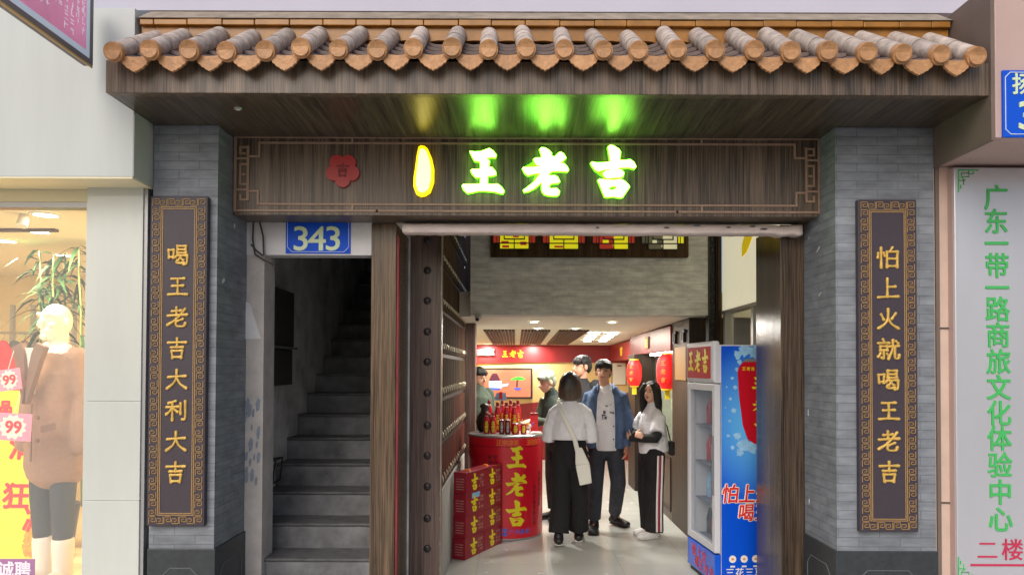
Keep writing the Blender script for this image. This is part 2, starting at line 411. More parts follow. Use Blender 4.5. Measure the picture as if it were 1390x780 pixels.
    def ell(s, c, r, n=18, mi=0, rot=None):
        c = Vector(c); v = []; h = n // 2
        for i in range(1, h):
            th = math.pi * i / h
            for k in range(n):
                a = 2 * math.pi * k / n
                p = Vector((r[0] * math.sin(th) * math.cos(a), r[1] * math.sin(th) * math.sin(a), r[2] * math.cos(th)))
                if rot: p = rot @ p
                v.append(c + p)
        top = Vector((0, 0, r[2])); bot = -top
        if rot: top = rot @ top; bot = rot @ bot
        v += [c + top, c + bot]; N = len(v)
        f = []
        for i in range(h - 2):
            for k in range(n): f.append((i * n + k, (i + 1) * n + k, (i + 1) * n + (k + 1) % n, i * n + (k + 1) % n))
        for k in range(n):
            f.append((N - 2, k, (k + 1) % n)); e = (h - 2) * n; f.append((N - 1, e + (k + 1) % n, e + k))
        return s.add(v, f, mi, True)
    def xform(s, mat):
        s.v = [mat @ v for v in s.v]; return s
    def merge(s, o, mi=None):
        b = len(s.v); s.v += o.v
        for f, m, q in zip(o.f, o.m, o.s): s.f.append([b + i for i in f]); s.m.append(m if mi is None else mi); s.s.append(q)
        return s
    def build(s, name, mats, parent=None, local=False, bevel=0, remesh=0, smooth=0, base=None):
        if isinstance(mats, str): mats = [mats]
        if parent is not None: off = Vector((0, 0, 0)) if local else wloc(parent)
        else:
            xs = [v.x for v in s.v]; ys = [v.y for v in s.v]; zs = [v.z for v in s.v]
            off = Vector(((min(xs) + max(xs)) / 2, (min(ys) + max(ys)) / 2, min(zs)))
        me = bpy.data.meshes.new(name)
        me.from_pydata([tuple(v - off) for v in s.v], [], s.f)
        if remesh:
            t = bpy.data.objects.new('tmp', me); COL.objects.link(t)
            r = t.modifiers.new('r', 'REMESH'); r.mode = 'VOXEL'; r.voxel_size = remesh; r.use_smooth_shade = True
            if smooth: q = t.modifiers.new('s', 'SMOOTH'); q.iterations = smooth; q.factor = .5
            dg = bpy.context.evaluated_depsgraph_get(); me2 = bpy.data.meshes.new_from_object(t.evaluated_get(dg))
            bpy.data.objects.remove(t); bpy.data.meshes.remove(me); me = me2; me.name = name
            me.materials.clear()
            for m in mats: me.materials.append(MATS[m])
            for p in me.polygons: p.use_smooth = True
        else:
            for m in mats: me.materials.append(MATS[m])
            me.polygons.foreach_set('material_index', s.m); me.polygons.foreach_set('use_smooth', s.s)
            me.update()
        o = bpy.data.objects.new(name, me); COL.objects.link(o)
        if parent is not None: o.parent = parent
        else: o.location = off
        if bevel:
            b = o.modifiers.new('bevel', 'BEVEL'); b.width = bevel; b.segments = 2; b.limit_method = 'ANGLE'; b.angle_limit = R(50)
        return o

def thing(name, label, cat, loc=(0, 0, 0), rz=0, group=None):
    o = bpy.data.objects.new(name, None); COL.objects.link(o); o.empty_display_size = .1
    o.location = loc; o.rotation_euler = (0, 0, rz); o['label'] = label; o['category'] = cat; o['kind'] = 'thing'
    if group: o['group'] = group
    return o
def tag(o, label, cat, group=None):
    o['label'] = label; o['category'] = cat; o['kind'] = 'thing'
    if group: o['group'] = group
    return o
def struct(o, kind='structure'): o['kind'] = kind; return o
def copy_tree(o, parent=None):
    c = o.copy(); COL.objects.link(c)
    if parent: c.parent = parent
    for ch in list(o.children): copy_tree(ch, c)
    return c

XV, ZV = Vector((1, 0, 0)), Vector((0, 0, 1))
_tc = {}
def glyph(s, bold=0):
    k = (s, bold)
    if k in _tc: return _tc[k]
    c = bpy.data.curves.new('t', 'FONT'); c.body = s; c.size = 1; c.offset = bold; c.resolution_u = 3
    o = bpy.data.objects.new('t', c); COL.objects.link(o); bpy.context.view_layer.update()
    dg = bpy.context.evaluated_depsgraph_get(); m = bpy.data.meshes.new_from_object(o.evaluated_get(dg))
    v = [tuple(q.co[:2]) for q in m.vertices]; f = [list(p.vertices) for p in m.polygons]
    # boundary edges for the sides
    cnt = {}
    for p in f:
        for i in range(len(p)):
            a, b = p[i], p[(i + 1) % len(p)]; cnt.setdefault((min(a, b), max(a, b)), []).append((a, b))
    ed = [e[0] for e in cnt.values() if len(e) == 1]
    bpy.data.objects.remove(o); bpy.data.curves.remove(c); bpy.data.meshes.remove(m)
    _tc[k] = (v, f, ed); return _tc[k]
def put_text(mb, s, c, h, right=XV, up=ZV, th=.004, bold=0, mi=0, wscale=1, warp=None, skew=0):
    if bold and not warp:
        r0, u0 = Vector(right).normalized(), Vector(up).normalized(); q = bold * h
        offs = [(-1, 0), (1, 0), (0, 1), (0, -1), (.7, .7), (-.7, .7), (.7, -.7), (-.7, -.7)]
        if bold > .03: offs += [(.5, 0), (-.5, 0), (0, .5), (0, -.5)]
        for i, (a, b_) in enumerate(offs): _put_text(mb, s, Vector(c) + r0 * (a * q) + u0 * (b_ * q), h, right, up, th + i * .00025, 0, mi, wscale, None, skew)
        return mb
    return _put_text(mb, s, c, h, right, up, th, 0 if not warp else min(bold, .012), mi, wscale, warp, skew)
def _put_text(mb, s, c, h, right=XV, up=ZV, th=.004, bold=0, mi=0, wscale=1, warp=None, skew=0):
    """one body of text centred on c, em height h"""
    v, f, ed = glyph(s, bold)
    if not v: return mb
    xs = [p[0] for p in v]; ys = [p[1] for p in v]; mx, my = (min(xs) + max(xs)) / 2, (min(ys) + max(ys)) / 2
    right, up = Vector(right).normalized(), Vector(up).normalized(); n = right.cross(up); c = Vector(c)
    P = lambda x, y, z: c + right * ((x - mx) * h * wscale + (y - my) * h * skew) + up * ((y - my) * h) + n * z
    if warp: P = lambda x, y, z: warp((x - mx) * h * wscale, (y - my) * h, z)
    # orientation
    a = 0
    for p in f:
        for i in range(1, len(p) - 1):
            x0, y0 = v[p[0]]; x1, y1 = v[p[i]]; x2, y2 = v[p[i + 1]]; a += (x1 - x0) * (y2 - y0) - (x2 - x0) * (y1 - y0)
    ff = f if a > 0 else [q[::-1] for q in f]
    front = [P(x, y, th) for x, y in v]; back = [P(x, y, 0) for x, y in v]; k = len(v)
    mb.add(front + back, ff + [(e[0], e[0] + k, e[1] + k, e[1]) for e in ed], mi)
    return mb
def column_text(mb, s, top, bot, h, right=XV, up=ZV, th=.004, bold=0, mi=0, wscale=1):
    top, bot = Vector(top), Vector(bot)
    for i, ch in enumerate(s): put_text(mb, ch, top.lerp(bot, i / max(1, len(s) - 1)), h, right, up, th, bold, mi, wscale)
def row_text(mb, s, c, h, adv, right=XV, up=ZV, th=.004, bold=0, mi=0, wscale=1, skew=0):
    right = Vector(right).normalized()
    for i, ch in enumerate(s): put_text(mb, ch, Vector(c) + right * ((i - (len(s) - 1) / 2) * adv), h, right, up, th, bold, mi, wscale, None, skew)

# brush-written characters as strokes: (x, y, x, y, ...) in a unit square
BR = {
 '王': [(.2,.86,.8,.88),(.24,.51,.76,.53),(.06,.09,.5,.12,.94,.1),(.5,.86,.5,.12)],
 '老': [(.24,.79,.68,.83),(.45,.98,.46,.6),(.05,.57,.5,.61,.95,.63),(.86,.92,.62,.6,.34,.32,.04,.12),(.76,.42,.46,.29),(.45,.44,.43,.16,.52,.06,.8,.07,.87,.22)],
 '吉': [(.08,.77,.5,.79,.92,.79),(.5,.99,.5,.54),(.22,.54,.78,.56),(.25,.38,.3,.02),(.25,.37,.75,.38),(.75,.38,.7,.02),(.3,.07,.7,.07)],
 '大': [(.1,.6,.5,.64,.92,.66),(.5,.97,.48,.6,.35,.3,.06,.05),(.5,.58,.66,.28,.95,.06)],
 '利': [(.48,.95,.14,.85),(.04,.65,.6,.68),(.32,.88,.32,.01),(.3,.62,.2,.45,.04,.3),(.34,.6,.56,.42),(.7,.85,.7,.32),(.91,.96,.91,.12,.78,.06)],
 '喝': [(.05,.76,.08,.36),(.05,.75,.3,.76),(.3,.76,.28,.36),(.08,.41,.28,.41),(.46,.96,.46,.6),(.86,.96,.86,.6),(.46,.95,.86,.95),(.48,.78,.84,.78),(.46,.61,.86,.61),(.52,.6,.38,.4),(.46,.48,.92,.49),(.92,.49,.9,.1,.76,.05),(.63,.44,.5,.24),(.6,.36,.74,.25),(.45,.25,.45,.12,.8,.12)],
 '怕': [(.2,.98,.2,.01),(.07,.72,.05,.5),(.3,.74,.37,.58),(.7,.99,.6,.8),(.46,.79,.46,.03),(.46,.78,.93,.79),(.93,.79,.91,.03),(.48,.45,.91,.45),(.47,.09,.91,.09)],
 '上': [(.47,.97,.47,.08),(.47,.56,.82,.58),(.05,.06,.5,.09,.95,.1)],
 '火': [(.18,.72,.3,.46),(.84,.77,.66,.5),(.5,.98,.48,.52,.34,.25,.06,.04),(.5,.5,.66,.24,.95,.04)],
 '就': [(.26,.99,.31,.86),(.04,.8,.53,.81),(.13,.65,.14,.44),(.13,.65,.45,.65),(.45,.65,.44,.44),(.14,.47,.45,.47),(.29,.46,.29,.06,.2,.1),(.15,.32,.04,.14),(.43,.3,.53,.15),(.55,.64,.96,.67),(.7,.96,.68,.5,.5,.04),(.79,.62,.79,.16,.85,.06,.95,.08,.98,.24),(.83,.9,.93,.8)],
}
def put_brush(mb, ch, c, w, h, sw, dep, right=XV, up=ZV, mi=0, grow=0, z0=0):
    right, up = Vector(right).normalized(), Vector(up).normalized(); n = right.cross(up); c = Vector(c)
    for st in BR[ch]:
        p = [Vector(((st[i] - .5) * w, (st[i + 1] - .5) * h)) for i in range(0, len(st), 2)]
        q = []; m = 7
        if len(p) == 2: q = [p[0].lerp(p[1], t / m) for t in range(m + 1)]
        else:
            e = [p[0] * 2 - p[1]] + p + [p[-1] * 2 - p[-2]]
            for i in range(1, len(e) - 2):
                for t in range(m):
                    t /= m; a, b, d, g = e[i - 1], e[i], e[i + 1], e[i + 2]
                    q.append(.5 * ((2 * b) + (-a + d) * t + (2 * a - 5 * b + 4 * d - g) * t * t + (-a + 3 * b - 3 * d + g) * t ** 3))
            q.append(p[-1])
        k = len(q); ln = sum((q[i + 1] - q[i]).length for i in range(k - 1))
        wid = []
        for i in range(k):
            t = i / (k - 1); wid.append(sw * (1.12 - .5 * math.sin(math.pi * t) ** 1.2 * .6 + (.12 if t > .8 else 0)) + grow)
        # rounded ends
        t0 = (q[0] - q[1]).normalized(); t1 = (q[-1] - q[-2]).normalized()
        q = [q[0] + t0 * wid[0] * .8, q[0] + t0 * wid[0] * .5] + q + [q[-1] + t1 * wid[-1] * .5, q[-1] + t1 * wid[-1] * .8]
        wid = [wid[0] * .35, wid[0] * .8] + wid + [wid[-1] * .8, wid[-1] * .3]
        k = len(q); v = []; prof = [(-1, 0), (-1, .55), (-.55, .92), (0, 1), (.55, .92), (1, .55), (1, 0)]
        for i in range(k):
            t = (q[min(i + 1, k - 1)] - q[max(i - 1, 0)]).normalized(); s = Vector((t.y, -t.x))
            for a, b in prof:
                u = q[i] + s * (a * wid[i]); v.append(c + right * u.x + up * u.y + n * (z0 + b * dep))
        L = len(prof)
        f = [(i * L + j, i * L + j + 1, (i + 1) * L + j + 1, (i + 1) * L + j) for i in range(k - 1) for j in range(L - 1)]
        f += [list(range(L))[::-1], [(k - 1) * L + j for j in range(L)]]
        mb.add(v, f, mi, True)
    return mb

def X(px, d): return at(px, 500, d).x
def Z(py, d): return at(700, py, d).z
DF, DP, DS, DW = 3.79, 4.3, 4.53, 4.77

# the shop's brush lettering as outlines
LO = {
 '王': [[(163,155),(230,165),(300,160),(355,140),(408,120),(450,150),(490,200),(480,228),(430,222),(355,240),(405,275),(395,355),(440,358),(480,405),(490,440),(460,452),(385,460),(380,565),(440,570),(510,565),(560,605),(590,650),(575,680),(540,672),(460,652),(360,645),(270,645),(190,665),(140,675),(95,635),(72,585),(85,570),(290,568),(300,540),(298,475),(240,475),(200,435),(178,395),(195,383),(295,380),(300,320),(285,275),(225,270),(195,215)]],
 '老': [[(298,130),(320,112),(365,115),(410,145),(440,175),(440,215),(485,228),(530,180),(555,165),(590,185),(622,235),(585,270),(540,305),(600,312),(635,345),(655,385),(640,405),(570,398),(460,398),(420,420),(398,450),(435,465),(480,458),(520,480),(545,535),(530,545),(450,550),(415,575),(412,610),(435,625),(510,620),(540,650),(535,690),(510,708),(420,705),(360,690),(330,650),(325,590),(328,530),(290,565),(230,615),(160,650),(105,662),(95,645),(150,605),(230,540),(305,440),(310,425),(240,430),(150,452),(115,425),(85,370),(95,358),(200,360),(320,345),(320,335),(265,325),(235,290),(222,255),(245,243),(325,238),(315,180)]],
 '吉': [[(272,100),(300,78),(340,88),(400,125),(425,160),(412,270),(480,268),(545,258),(590,290),(618,345),(595,368),(540,350),(410,355),(390,380),(440,390),(468,425),(455,465),(420,475),(260,488),(225,465),(210,430),(240,405),(300,390),(300,375),(230,380),(150,402),(110,380),(75,330),(58,300),(75,290),(130,302),(220,298),(302,288),(290,200)],
        [(148,515),(170,502),(250,515),(340,518),(430,505),(470,525),(520,570),(538,595),(500,650),(455,720),(430,730),(340,715),(260,722),(235,720),(205,650),(170,560)]],
}
HOLE = [(278,610),(320,588),(385,585),(370,625),(320,645),(285,635)]
def put_logo(mb, ch, c, size, th, right=XV, up=ZV, mi=0, grow=0, z0=0, narrow=1):
    """size = width of the 734-unit box the outlines were drawn in"""
    right, up = Vector(right).normalized(), Vector(up).normalized(); n = right.cross(up); k = size / 734.0
    def off(pl, g):
        a = sum(pl[i][0] * pl[(i + 1) % len(pl)][1] - pl[(i + 1) % len(pl)][0] * pl[i][1] for i in range(len(pl))); sg = 1 if a > 0 else -1; o = []
        for i in range(len(pl)):
            p, q, r = Vector(pl[i - 1]), Vector(pl[i]), Vector(pl[(i + 1) % len(pl)]); t = (r - p).normalized(); o.append(tuple(q + Vector((t.y, -t.x)) * (sg * g)))
        return o
    allp = [p for pl in LO[ch] for p in pl]; mx = (min(p[0] for p in allp) + max(p[0] for p in allp)) / 2; my = (min(p[1] for p in allp) + max(p[1] for p in allp)) / 2
    for j, pl in enumerate(LO[ch]):
        pl = off(pl, grow / k) if grow else list(pl)
        if j == 1:   # the mouth is open in the middle: key-hole outline
            h = off(HOLE, -grow / k) if grow else list(HOLE)
            pl = pl + [pl[0]] + h[:1] + h[:0:-1] + [h[0]] if False else [pl[0]] + [h[0]] + h[:0:-1] + [h[0]] + [pl[0]] + pl[1:]
        mb.prism([((p[0] - mx) * k * narrow, (my - p[1]) * k) for p in pl], Vector(c) + n * z0, right, up, th, mi)
    return mb

# ------------------------------------------------------------------ setting
g = MB(); g.add([(-80, -3.2, -.004), (80, -3.2, -.004), (80, 60, -.004), (-80, 60, -.004)], [(0, 1, 2, 3)])
struct(g.build('pavement', 'pave'))
g = MB(); g.add([(-80, -60, -.15), (80, -60, -.15), (80, -3.2, -.15), (-80, -3.2, -.15)], [(0, 1, 2, 3)])
struct(g.build('road', 'road'))
g = MB(); g.box(-80, 80, -3.4, -3.2, -.15, .0); struct(g.build('kerb', 'concrete'))
g = MB(); g.box(-.83, 2.6, 4.9, 13.6, -.002, .0); struct(g.build('shop_floor', 'floor'))
g = MB(); g.box(-7, 7, 4.25, 4.7, 3.726, 5.4); tag(g.build('arcade_strip', 'ceil_out'), 'pale lavender upright strip running along the top edge above the awning', 'wall')  # ceiling strip set upright so the street light reaches its face

# ------------------------------------------------------------------ awning with glazed tiles
AL, AR = -2.13, 2.448
t = thing('tiled_awning', 'wood clad awning with orange glazed roof tiles over the shop entrance', 'awning', (0, 4.2, 3.07))
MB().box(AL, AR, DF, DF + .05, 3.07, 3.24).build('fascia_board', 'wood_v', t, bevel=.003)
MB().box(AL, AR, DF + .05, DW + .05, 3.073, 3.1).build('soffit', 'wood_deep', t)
droop = lambda x: -.022 * (x / 2.3) ** 2
MB().hexa([(AL, DF + .01, 3.19), (AR, DF + .01, 3.19), (AR, 4.2, 3.19), (AL, 4.2, 3.19), (AL, DF + .01, 3.2), (AR, DF + .01, 3.2), (AR, 4.2, 3.44), (AL, 4.2, 3.44)]).build('roof_deck', 'tile_pan', t)
NT = 24; xs = [X(149, 3.7) + (X(1331, 3.7) - X(149, 3.7)) * i / (NT - 1) + random.uniform(-.007, .007) for i in range(NT)]
zc = Z(68, 3.7)
sl = Vector((0, .43, .27)); sln = sl.normalized()
for i, x in enumerate(xs):
    b = MB(); r = .049 + random.uniform(-.0015, .0015); dz = droop(x) + random.uniform(-.006, .006)
    dy = random.uniform(-.012, .012)
    p0 = Vector((x, 3.70 + dy, zc + dz)); j = Vector((random.uniform(-.045, .045), 0, random.uniform(-.02, .02)))
    # body in two or three sleeves with a visible joint, the round face at the front
    cut = [0, .045, .19 + random.uniform(-.03, .03), .5]
    for a, c in zip(cut[:-1], cut[1:]):
        rr = r * (1 if a == 0 else .965 if a < .1 else .99)
        b.cyl(p0 + sln * a + j * a, p0 + sln * (c - .003) + j * c, rr, rr * .97, 22, 1 if a else 0, 0 if a == 0 else 1)
    b.cyl(p0 - Vector((0, .006, 0)), p0 + sln * .01, r * 1.0, r * 1.02, 22, 0)
    b.cyl(p0 - Vector((0, .009, 0)), p0, r * .8, r * .84, 22, 0)
    for _q in range(random.choice([0, 0, 1, 1, 2])):   # white chips
        a = random.uniform(.6, 2.4); c = p0 + Vector((math.cos(a) * r * .78, -.0105, math.sin(a) * r * .78))
        q_ = random.uniform(.7, 1.4); b.prism([(-.012 * q_, -.004), (.004, -.008 * q_), (.014 * q_, .003), (.002, .006 * q_), (-.006, .004)], c - Vector((0, .0004 * _q, 0)), (1, 0, 0), (0, 0, 1), .002, 2)
    b.build('round_tile', ['tile_end', 'tile_top', 'scuff'], t)
for i in range(NT - 1):
    x = (xs[i] + xs[i + 1]) / 2; w = (xs[i + 1] - xs[i]) / 2 - .018; z0 = zc + droop(x) - .004
    b = MB(); pts = []
    half = [(1.0, .0), (1.05, -.018), (.98, -.034), (.88, -.04), (.8, -.055), (.66, -.06), (.55, -.072), (.38, -.077), (.24, -.087), (.1, -.089), (0, -.096)]
    pts = [(-a * w, c) for a, c in half] + [(a * w, c) for a, c in half[::-1][1:]]
    top = [(w * math.cos(q), -.018 * math.sin(q)) for q in np.linspace(0, math.pi, 9)[1:-1]]
    b.prism(pts + top, (x, 3.738, z0 + .005), (1, 0, 0), (0, 0, 1), .016, 0)
    b.build('drip_tile', 'tile_end', t)
    b = MB()
    for k in range(4):   # overlapping curved pans
        o = Vector((x, 3.728, z0 + .006)) + sl * (k * .25) + Vector((0, 0, .004 - k * .002)); n = 8; v = []
        for e, (dy, dz) in enumerate([(0, -.006), (0, .008), (0, .024), (.13, .024)]):
            for q in range(n + 1):
                a = math.pi * q / n; v.append(o + Vector((-w * 1.1 * math.cos(a), dy, dz + dy * .42 - .045 * math.sin(a))))
        for e in range(3): b.add(v, [(e * (n + 1) + q, e * (n + 1) + q + 1, (e + 1) * (n + 1) + q + 1, (e + 1) * (n + 1) + q) for q in range(n)], 1 if e == 0 else 0, False)
    b.build('pan_tile', ['tile_pan', 'cab_dark'], t)  # lower riser faces coloured dark as the shade under each pan
b = MB()
for i in range(-1, NT):
    x0 = AL + .01 if i < 0 else xs[i]; x1 = xs[i + 1] if i + 1 < NT else AR - .01
    x0 += .0015; x1 -= .0015
    b.box(x0, x1, 4.10, 4.3, 3.572, 3.606 + random.uniform(-.003, .003))
    # arched filler below the ridge course between two tile barrels
    n = 10; m = (x0 + x1) / 2; h = (x1 - x0) / 2
    arc = [(m + h * math.cos(a), 3.47 + .03 * math.sin(a)) for a in np.linspace(0, math.pi, n)]
    b.prism([(x0, 3.575), (x1, 3.575)] + [(p[0], p[1]) for p in arc], (0, 4.135 + .02, 0), (1, 0, 0), (0, 0, 1), .03)
b.build('ridge', 'ridge', t, bevel=.004)
MB().hexa([(AL, 4.095, 3.61), (AR, 4.095, 3.61), (AR, 4.31, 3.61), (AL, 4.31, 3.61), (AL, 4.10, 3.614), (AR, 4.10, 3.614), (AR, 4.31, 3.76), (AL, 4.31, 3.76)]).build('ridge_capping', 'ridge_top', t)
b = MB(); c = at(323, 155, 4.02); b.cyl((c.x, c.y, 3.066), (c.x, c.y, 3.0728), .019, .021, 20, 0); b.cyl((c.x, c.y, 3.063), (c.x, c.y, 3.0661), .011, .011, 16, 1)
b.build('spotlight', ['alu', 'trim'], t)

# ------------------------------------------------------------------ walls of the facade
MB().box(AL + .003, AR, 4.32, 4.9, 3.1, 3.72).build('upper_wall', 'wall_cream')
tag(bpy.data.objects['upper_wall'], 'strip of wall above the awning right under the lavender strip', 'wall')
b = MB(); b.box(-6, -2.137, 4.085, 4.6, 2.71, 3.657); b.box(-2.137, -2.1325, 4.0855, 4.6, 2.7105, 3.06, 1)
tag(b.build('fascia_box', ['wall_cream', 'wall_box'], bevel=.004), 'blank cream fascia box over the clothes shop window', 'wall')
b = MB(); b.box(2.468, 6, 3.77, 4.42, 2.845, 3.657)
t = thing('wall_box', 'pinkish beige overhanging wall box right of the awning', 'wall', (3.5, 4.0, 2.845))
b.build('box_front', 'pink_wall', t, bevel=.004)
MB().box(2.4485, 2.4675, 3.775, 4.6, 2.835, 3.655).build('side_cladding', 'brown_side', t)
tag(MB().box(-2.51, -2.1, 4.62, 4.7, 0, 3.07).build('recess_wall', 'wall_box'), 'narrow grey recess wall between white panel and left brick pillar', 'wall')
tag(MB().box(2.442, 6, 4.31, 4.96, 0, 2.843).build('tiled_wall', 'pink_tile'), 'beige tiled wall behind the steel sign at far right', 'wall')

def pillar(x0, x1, lbl, scuffs, side):
    t = thing('brick_pillar', lbl, 'pillar', ((x0 + x1) / 2, 4.5, 0), group='brick pillars flanking the entrance')
    b = MB(); b.box(x0, x1, DP, 4.95, .6, 3.071)
    # torn white tape on the inner side
    for px, py, w, h, rot in scuffs:
        xi = x1 if side > 0 else x0; d = xi / ((px - CX) / F); c = at(px, py, d)
        k = random.randint(5, 7); pl = [(w * (.5 + random.random() * .5) * math.cos(2 * math.pi * q / k), h * (.5 + random.random() * .5) * math.sin(2 * math.pi * q / k) + .4 * w * math.cos(2 * math.pi * q / k)) for q in range(k)]
        if side > 0: b.prism(pl, (xi + .0005, c.y, c.z), (0, 1, 0), (0, 0, 1), .002, 1)
        else: b.prism(pl, (xi - .0005, c.y, c.z), (0, -1, 0), (0, 0, 1), .002, 1)
    b.build('shaft', ['brick', 'scuff'], t)
    b = MB(); b.box(x0 - .004, x1 + .012, DP - .012, 4.95, 0, .6) if side > 0 else b.box(x0 - .012, x1 + .004, DP - .012, 4.95, 0, .6)
    d = b.build('dado', 'dado', t, bevel=.003)
    # octagonal frame line on the front
    b = MB(); m = (x0 + x1) / 2; hw = (x1 - x0) * .30; c = .055
    def frame(u, o, r):
        oc = [(-u, .08 + c), (-u + c, .08), (u - c, .08), (u, .08 + c), (u, .49 - c), (u - c, .49), (-u + c, .49), (-u, .49 - c)]
        P = [Vector(o) + Vector(r) * q[0] + ZV * q[1] for q in oc]
        for i in range(8): b.limb([P[i], P[(i + 1) % 8]], [.003, .003], 6, cap=False)
    frame(hw, (m, DP - .013, 0), (1, 0, 0))
    xi = x1 + .013 if side > 0 else x0 - .013
    frame(.17, (xi, 4.53, 0), (0, 1, 0))
    b.build('frame_line', 'dado_line', t)
    return t
pillar(X(205, DP), X(293, DP), 'grey brick pillar left of the stairway, behind the left couplet board',
       [(302, 381, .03, .02, 0), (316, 306, .014, .02, 0)], 1)
pillar(X(1135, DP), X(1269, DP), 'wider grey brick pillar right of the entrance, behind the right couplet board',
       [(1112, 338, .035, .012, 0), (1114, 399, .03, .006, 0), (1099, 323, .012, .008, 0), (1097, 560, .006, .03, 0), (1098, 680, .01, .02, 0)], -1)

# ------------------------------------------------------------------ couplet boards
def fret(b, x0, x1, z0, z1, y, s, mi=0):
    """row of key motifs filling a frame of cells of size s"""
    w = s * .075
    def cell(cx, cz, fl):
        h = s * .42
        pts = [(-h, -h), (-h, h), (h, h), (h, -h * .45), (-h * .35, -h * .45), (-h * .35, h * .35), (h * .35, h * .35)]
        if fl: pts = [(-p[0], -p[1]) for p in pts]
        for (a, c), (d, e) in zip(pts[:-1], pts[1:]):
            xa, xb = sorted((a, d)); za, zb = sorted((c, e))
            b.box(cx + xa - w / 2, cx + xb + w / 2, y - .003, y, cz + za - w / 2, cz + zb + w / 2, mi)
    nx = int(round((x1 - x0) / s)); nz = int(round((z1 - z0) / s)); sx = (x1 - x0) / nx; sz = (z1 - z0) / nz
    for i in range(nx):
        cell(x0 + (i + .5) * sx, z0 + .5 * sz, i % 2); cell(x0 + (i + .5) * sx, z1 - .5 * sz, i % 2)
    for k in range(1, nz - 1):
        cell(x0 + .5 * sx, z0 + (k + .5) * sz, k % 2); cell(x1 - .5 * sx, z0 + (k + .5) * sz, k % 2)
    return sx, sz
def couplet(px0, px1, py0, py1, text, ty0, ty1, cw, ch, lbl):
    d = DP - .04; x0, x1 = X(px0, d), X(px1, d); z0, z1 = Z(py1, d), Z(py0, d); m = (x0 + x1) / 2
    t = thing('couplet_board', lbl, 'sign', (m, d, z0), group='couplet boards on the brick pillars')
    MB().box(x0, x1, d, DP - .0005, z0, z1).build('panel', 'board', t, bevel=.004)
    b = MB(); s = .0455; e = .012
    sx, sz = fret(b, x0 + e, x1 - e, z0 + e, z1 - e, d - .0005, s)
    b.build('key_border', 'gold_line', t)
    b = MB(); i = e + s * 1.08; w = .0045
    for o in (0, .010):
        a0, a1, c0, c1 = x0 + i + o, x1 - i - o, z0 + i + o, z1 - i - o
        b.box(a0, a1, d - .003, d - .0005, c0, c0 + w); b.box(a0, a1, d - .003, d - .0005, c1 - w, c1)
        b.box(a0, a0 + w, d - .003, d - .0005, c0 + w, c1 - w); b.box(a1 - w, a1, d - .003, d - .0005, c0 + w, c1 - w)
    b.build('inner_line', 'gold_line', t)
    for k, c in enumerate(text):
        py = ty0 + (ty1 - ty0) * k / (len(text) - 1); b = MB()
        put_brush(b, c, (m, d - .0005, Z(py, d)), cw, ch, .0075, .009)
        b.build('character', 'gold', t)
couplet(201.5, 279.5, 268, 715, '喝王老吉大利大吉', 348, 642, .125, .118, 'dark couplet board with gold characters ending in 大利大吉, on the left pillar')
couplet(1166, 1245.5, 269, 719.5, '怕上火就喝王老吉', 348, 638, .13, .12, 'dark couplet board with gold characters starting with 怕上火, on the right pillar')

# ------------------------------------------------------------------ illuminated shop sign
SL, SR = X(293, DP) + .001, X(1135, DP) - .001
t = thing('shop_sign', 'long wood grained shop sign board with glowing green 王老吉 letters', 'sign', ((SL + SR) / 2, 4.6, 2.59))
MB().box(SL, SR, DS, 4.76, 2.59, 3.0715).build('sign_board', 'wood_v', t, bevel=.004)
b = MB(); d = DS - .008; w = .012
def zl(pts, mirror=True):
    for (a, c), (e, f) in zip(pts[:-1], pts[1:]):
        for mr in ((0, 1) if mirror else (0,)):
            qa, qe = 300 + a / 3.31, 300 + e / 3.31
            if mr: qa, qe = 1431 - qa, 1431 - qe
            p, q = at(qa, 170 + c / 3.31, d), at(qe, 170 + f / 3.31, d)
            x0, x1 = sorted((p.x, q.x)); z0, z1 = sorted((Z(170 + c / 3.31, d), Z(170 + f / 3.31, d)))
            vert = (x1 - x0) < (z1 - z0); e_ = w / 2; yy = d if vert else d + .001
            b.box(x0 - e_, x1 + e_, yy, DS - .0005, z0 - e_, z1 + e_)
zl([(63, 56), (63, 388)]); zl([(63, 56), (700, 56), (1371, 56)]); zl([(63, 386), (700, 386), (1371, 386)])
zl([(1371, 82), (172, 82), (172, 143), (122, 143)]); zl([(1371, 357), (165, 357), (165, 299), (122, 299)])
zl([(120, 100), (120, 338)]); zl([(120, 102), (86, 102), (86, 130), (106, 130)]); zl([(63, 152), (120, 152)]); zl([(63, 293), (120, 293)])
zl([(120, 178), (86, 178), (86, 268), (120, 268)]); zl([(86, 224), (106, 224)]); zl([(120, 338), (86, 338), (86, 316)])
zl([(590, 56), (590, 80)]); zl([(590, 357), (590, 386)])
b.build('fret_moulding', 'wood_line', t)
b = MB(); c = at(466, 232, DS); pl = []
for k in range(60):
    a = 2 * math.pi * k / 60; q = .078 + .027 * abs(math.cos(2.5 * (a - R(270)))) ** .8; pl.append((q * math.cos(a), q * math.sin(a)))
b.prism(pl, (c.x, DS - .0005, c.z), (1, 0, 0), (0, 0, 1), .02)
fl = b.build('plum_flower_emblem', 'flower', t)
b = MB(); put_brush(b, '吉', (c.x, DS - .021, c.z), .085, .08, .0055, .003)
b.build('emblem_engraving', 'flower_line', fl)
zp = [(900, 97), (918, 100), (932, 113), (948, 150), (959, 200), (958, 260), (942, 305), (920, 320), (900, 324), (880, 314), (867, 280), (868, 240), (875, 195), (882, 140), (890, 104)]
o = at(575, 233, DS); pp = [at(300 + a / 3.31, 170 + c / 3.31, DS) - o for a, c in zp]
b = MB(); b.prism([(p.x, p.z) for p in pp], (o.x, DS - .0005, o.z), (1, 0, 0), (0, 0, 1), .03); bd = b.build('glowing_badge', 'led_yel_rim', t, bevel=.004)
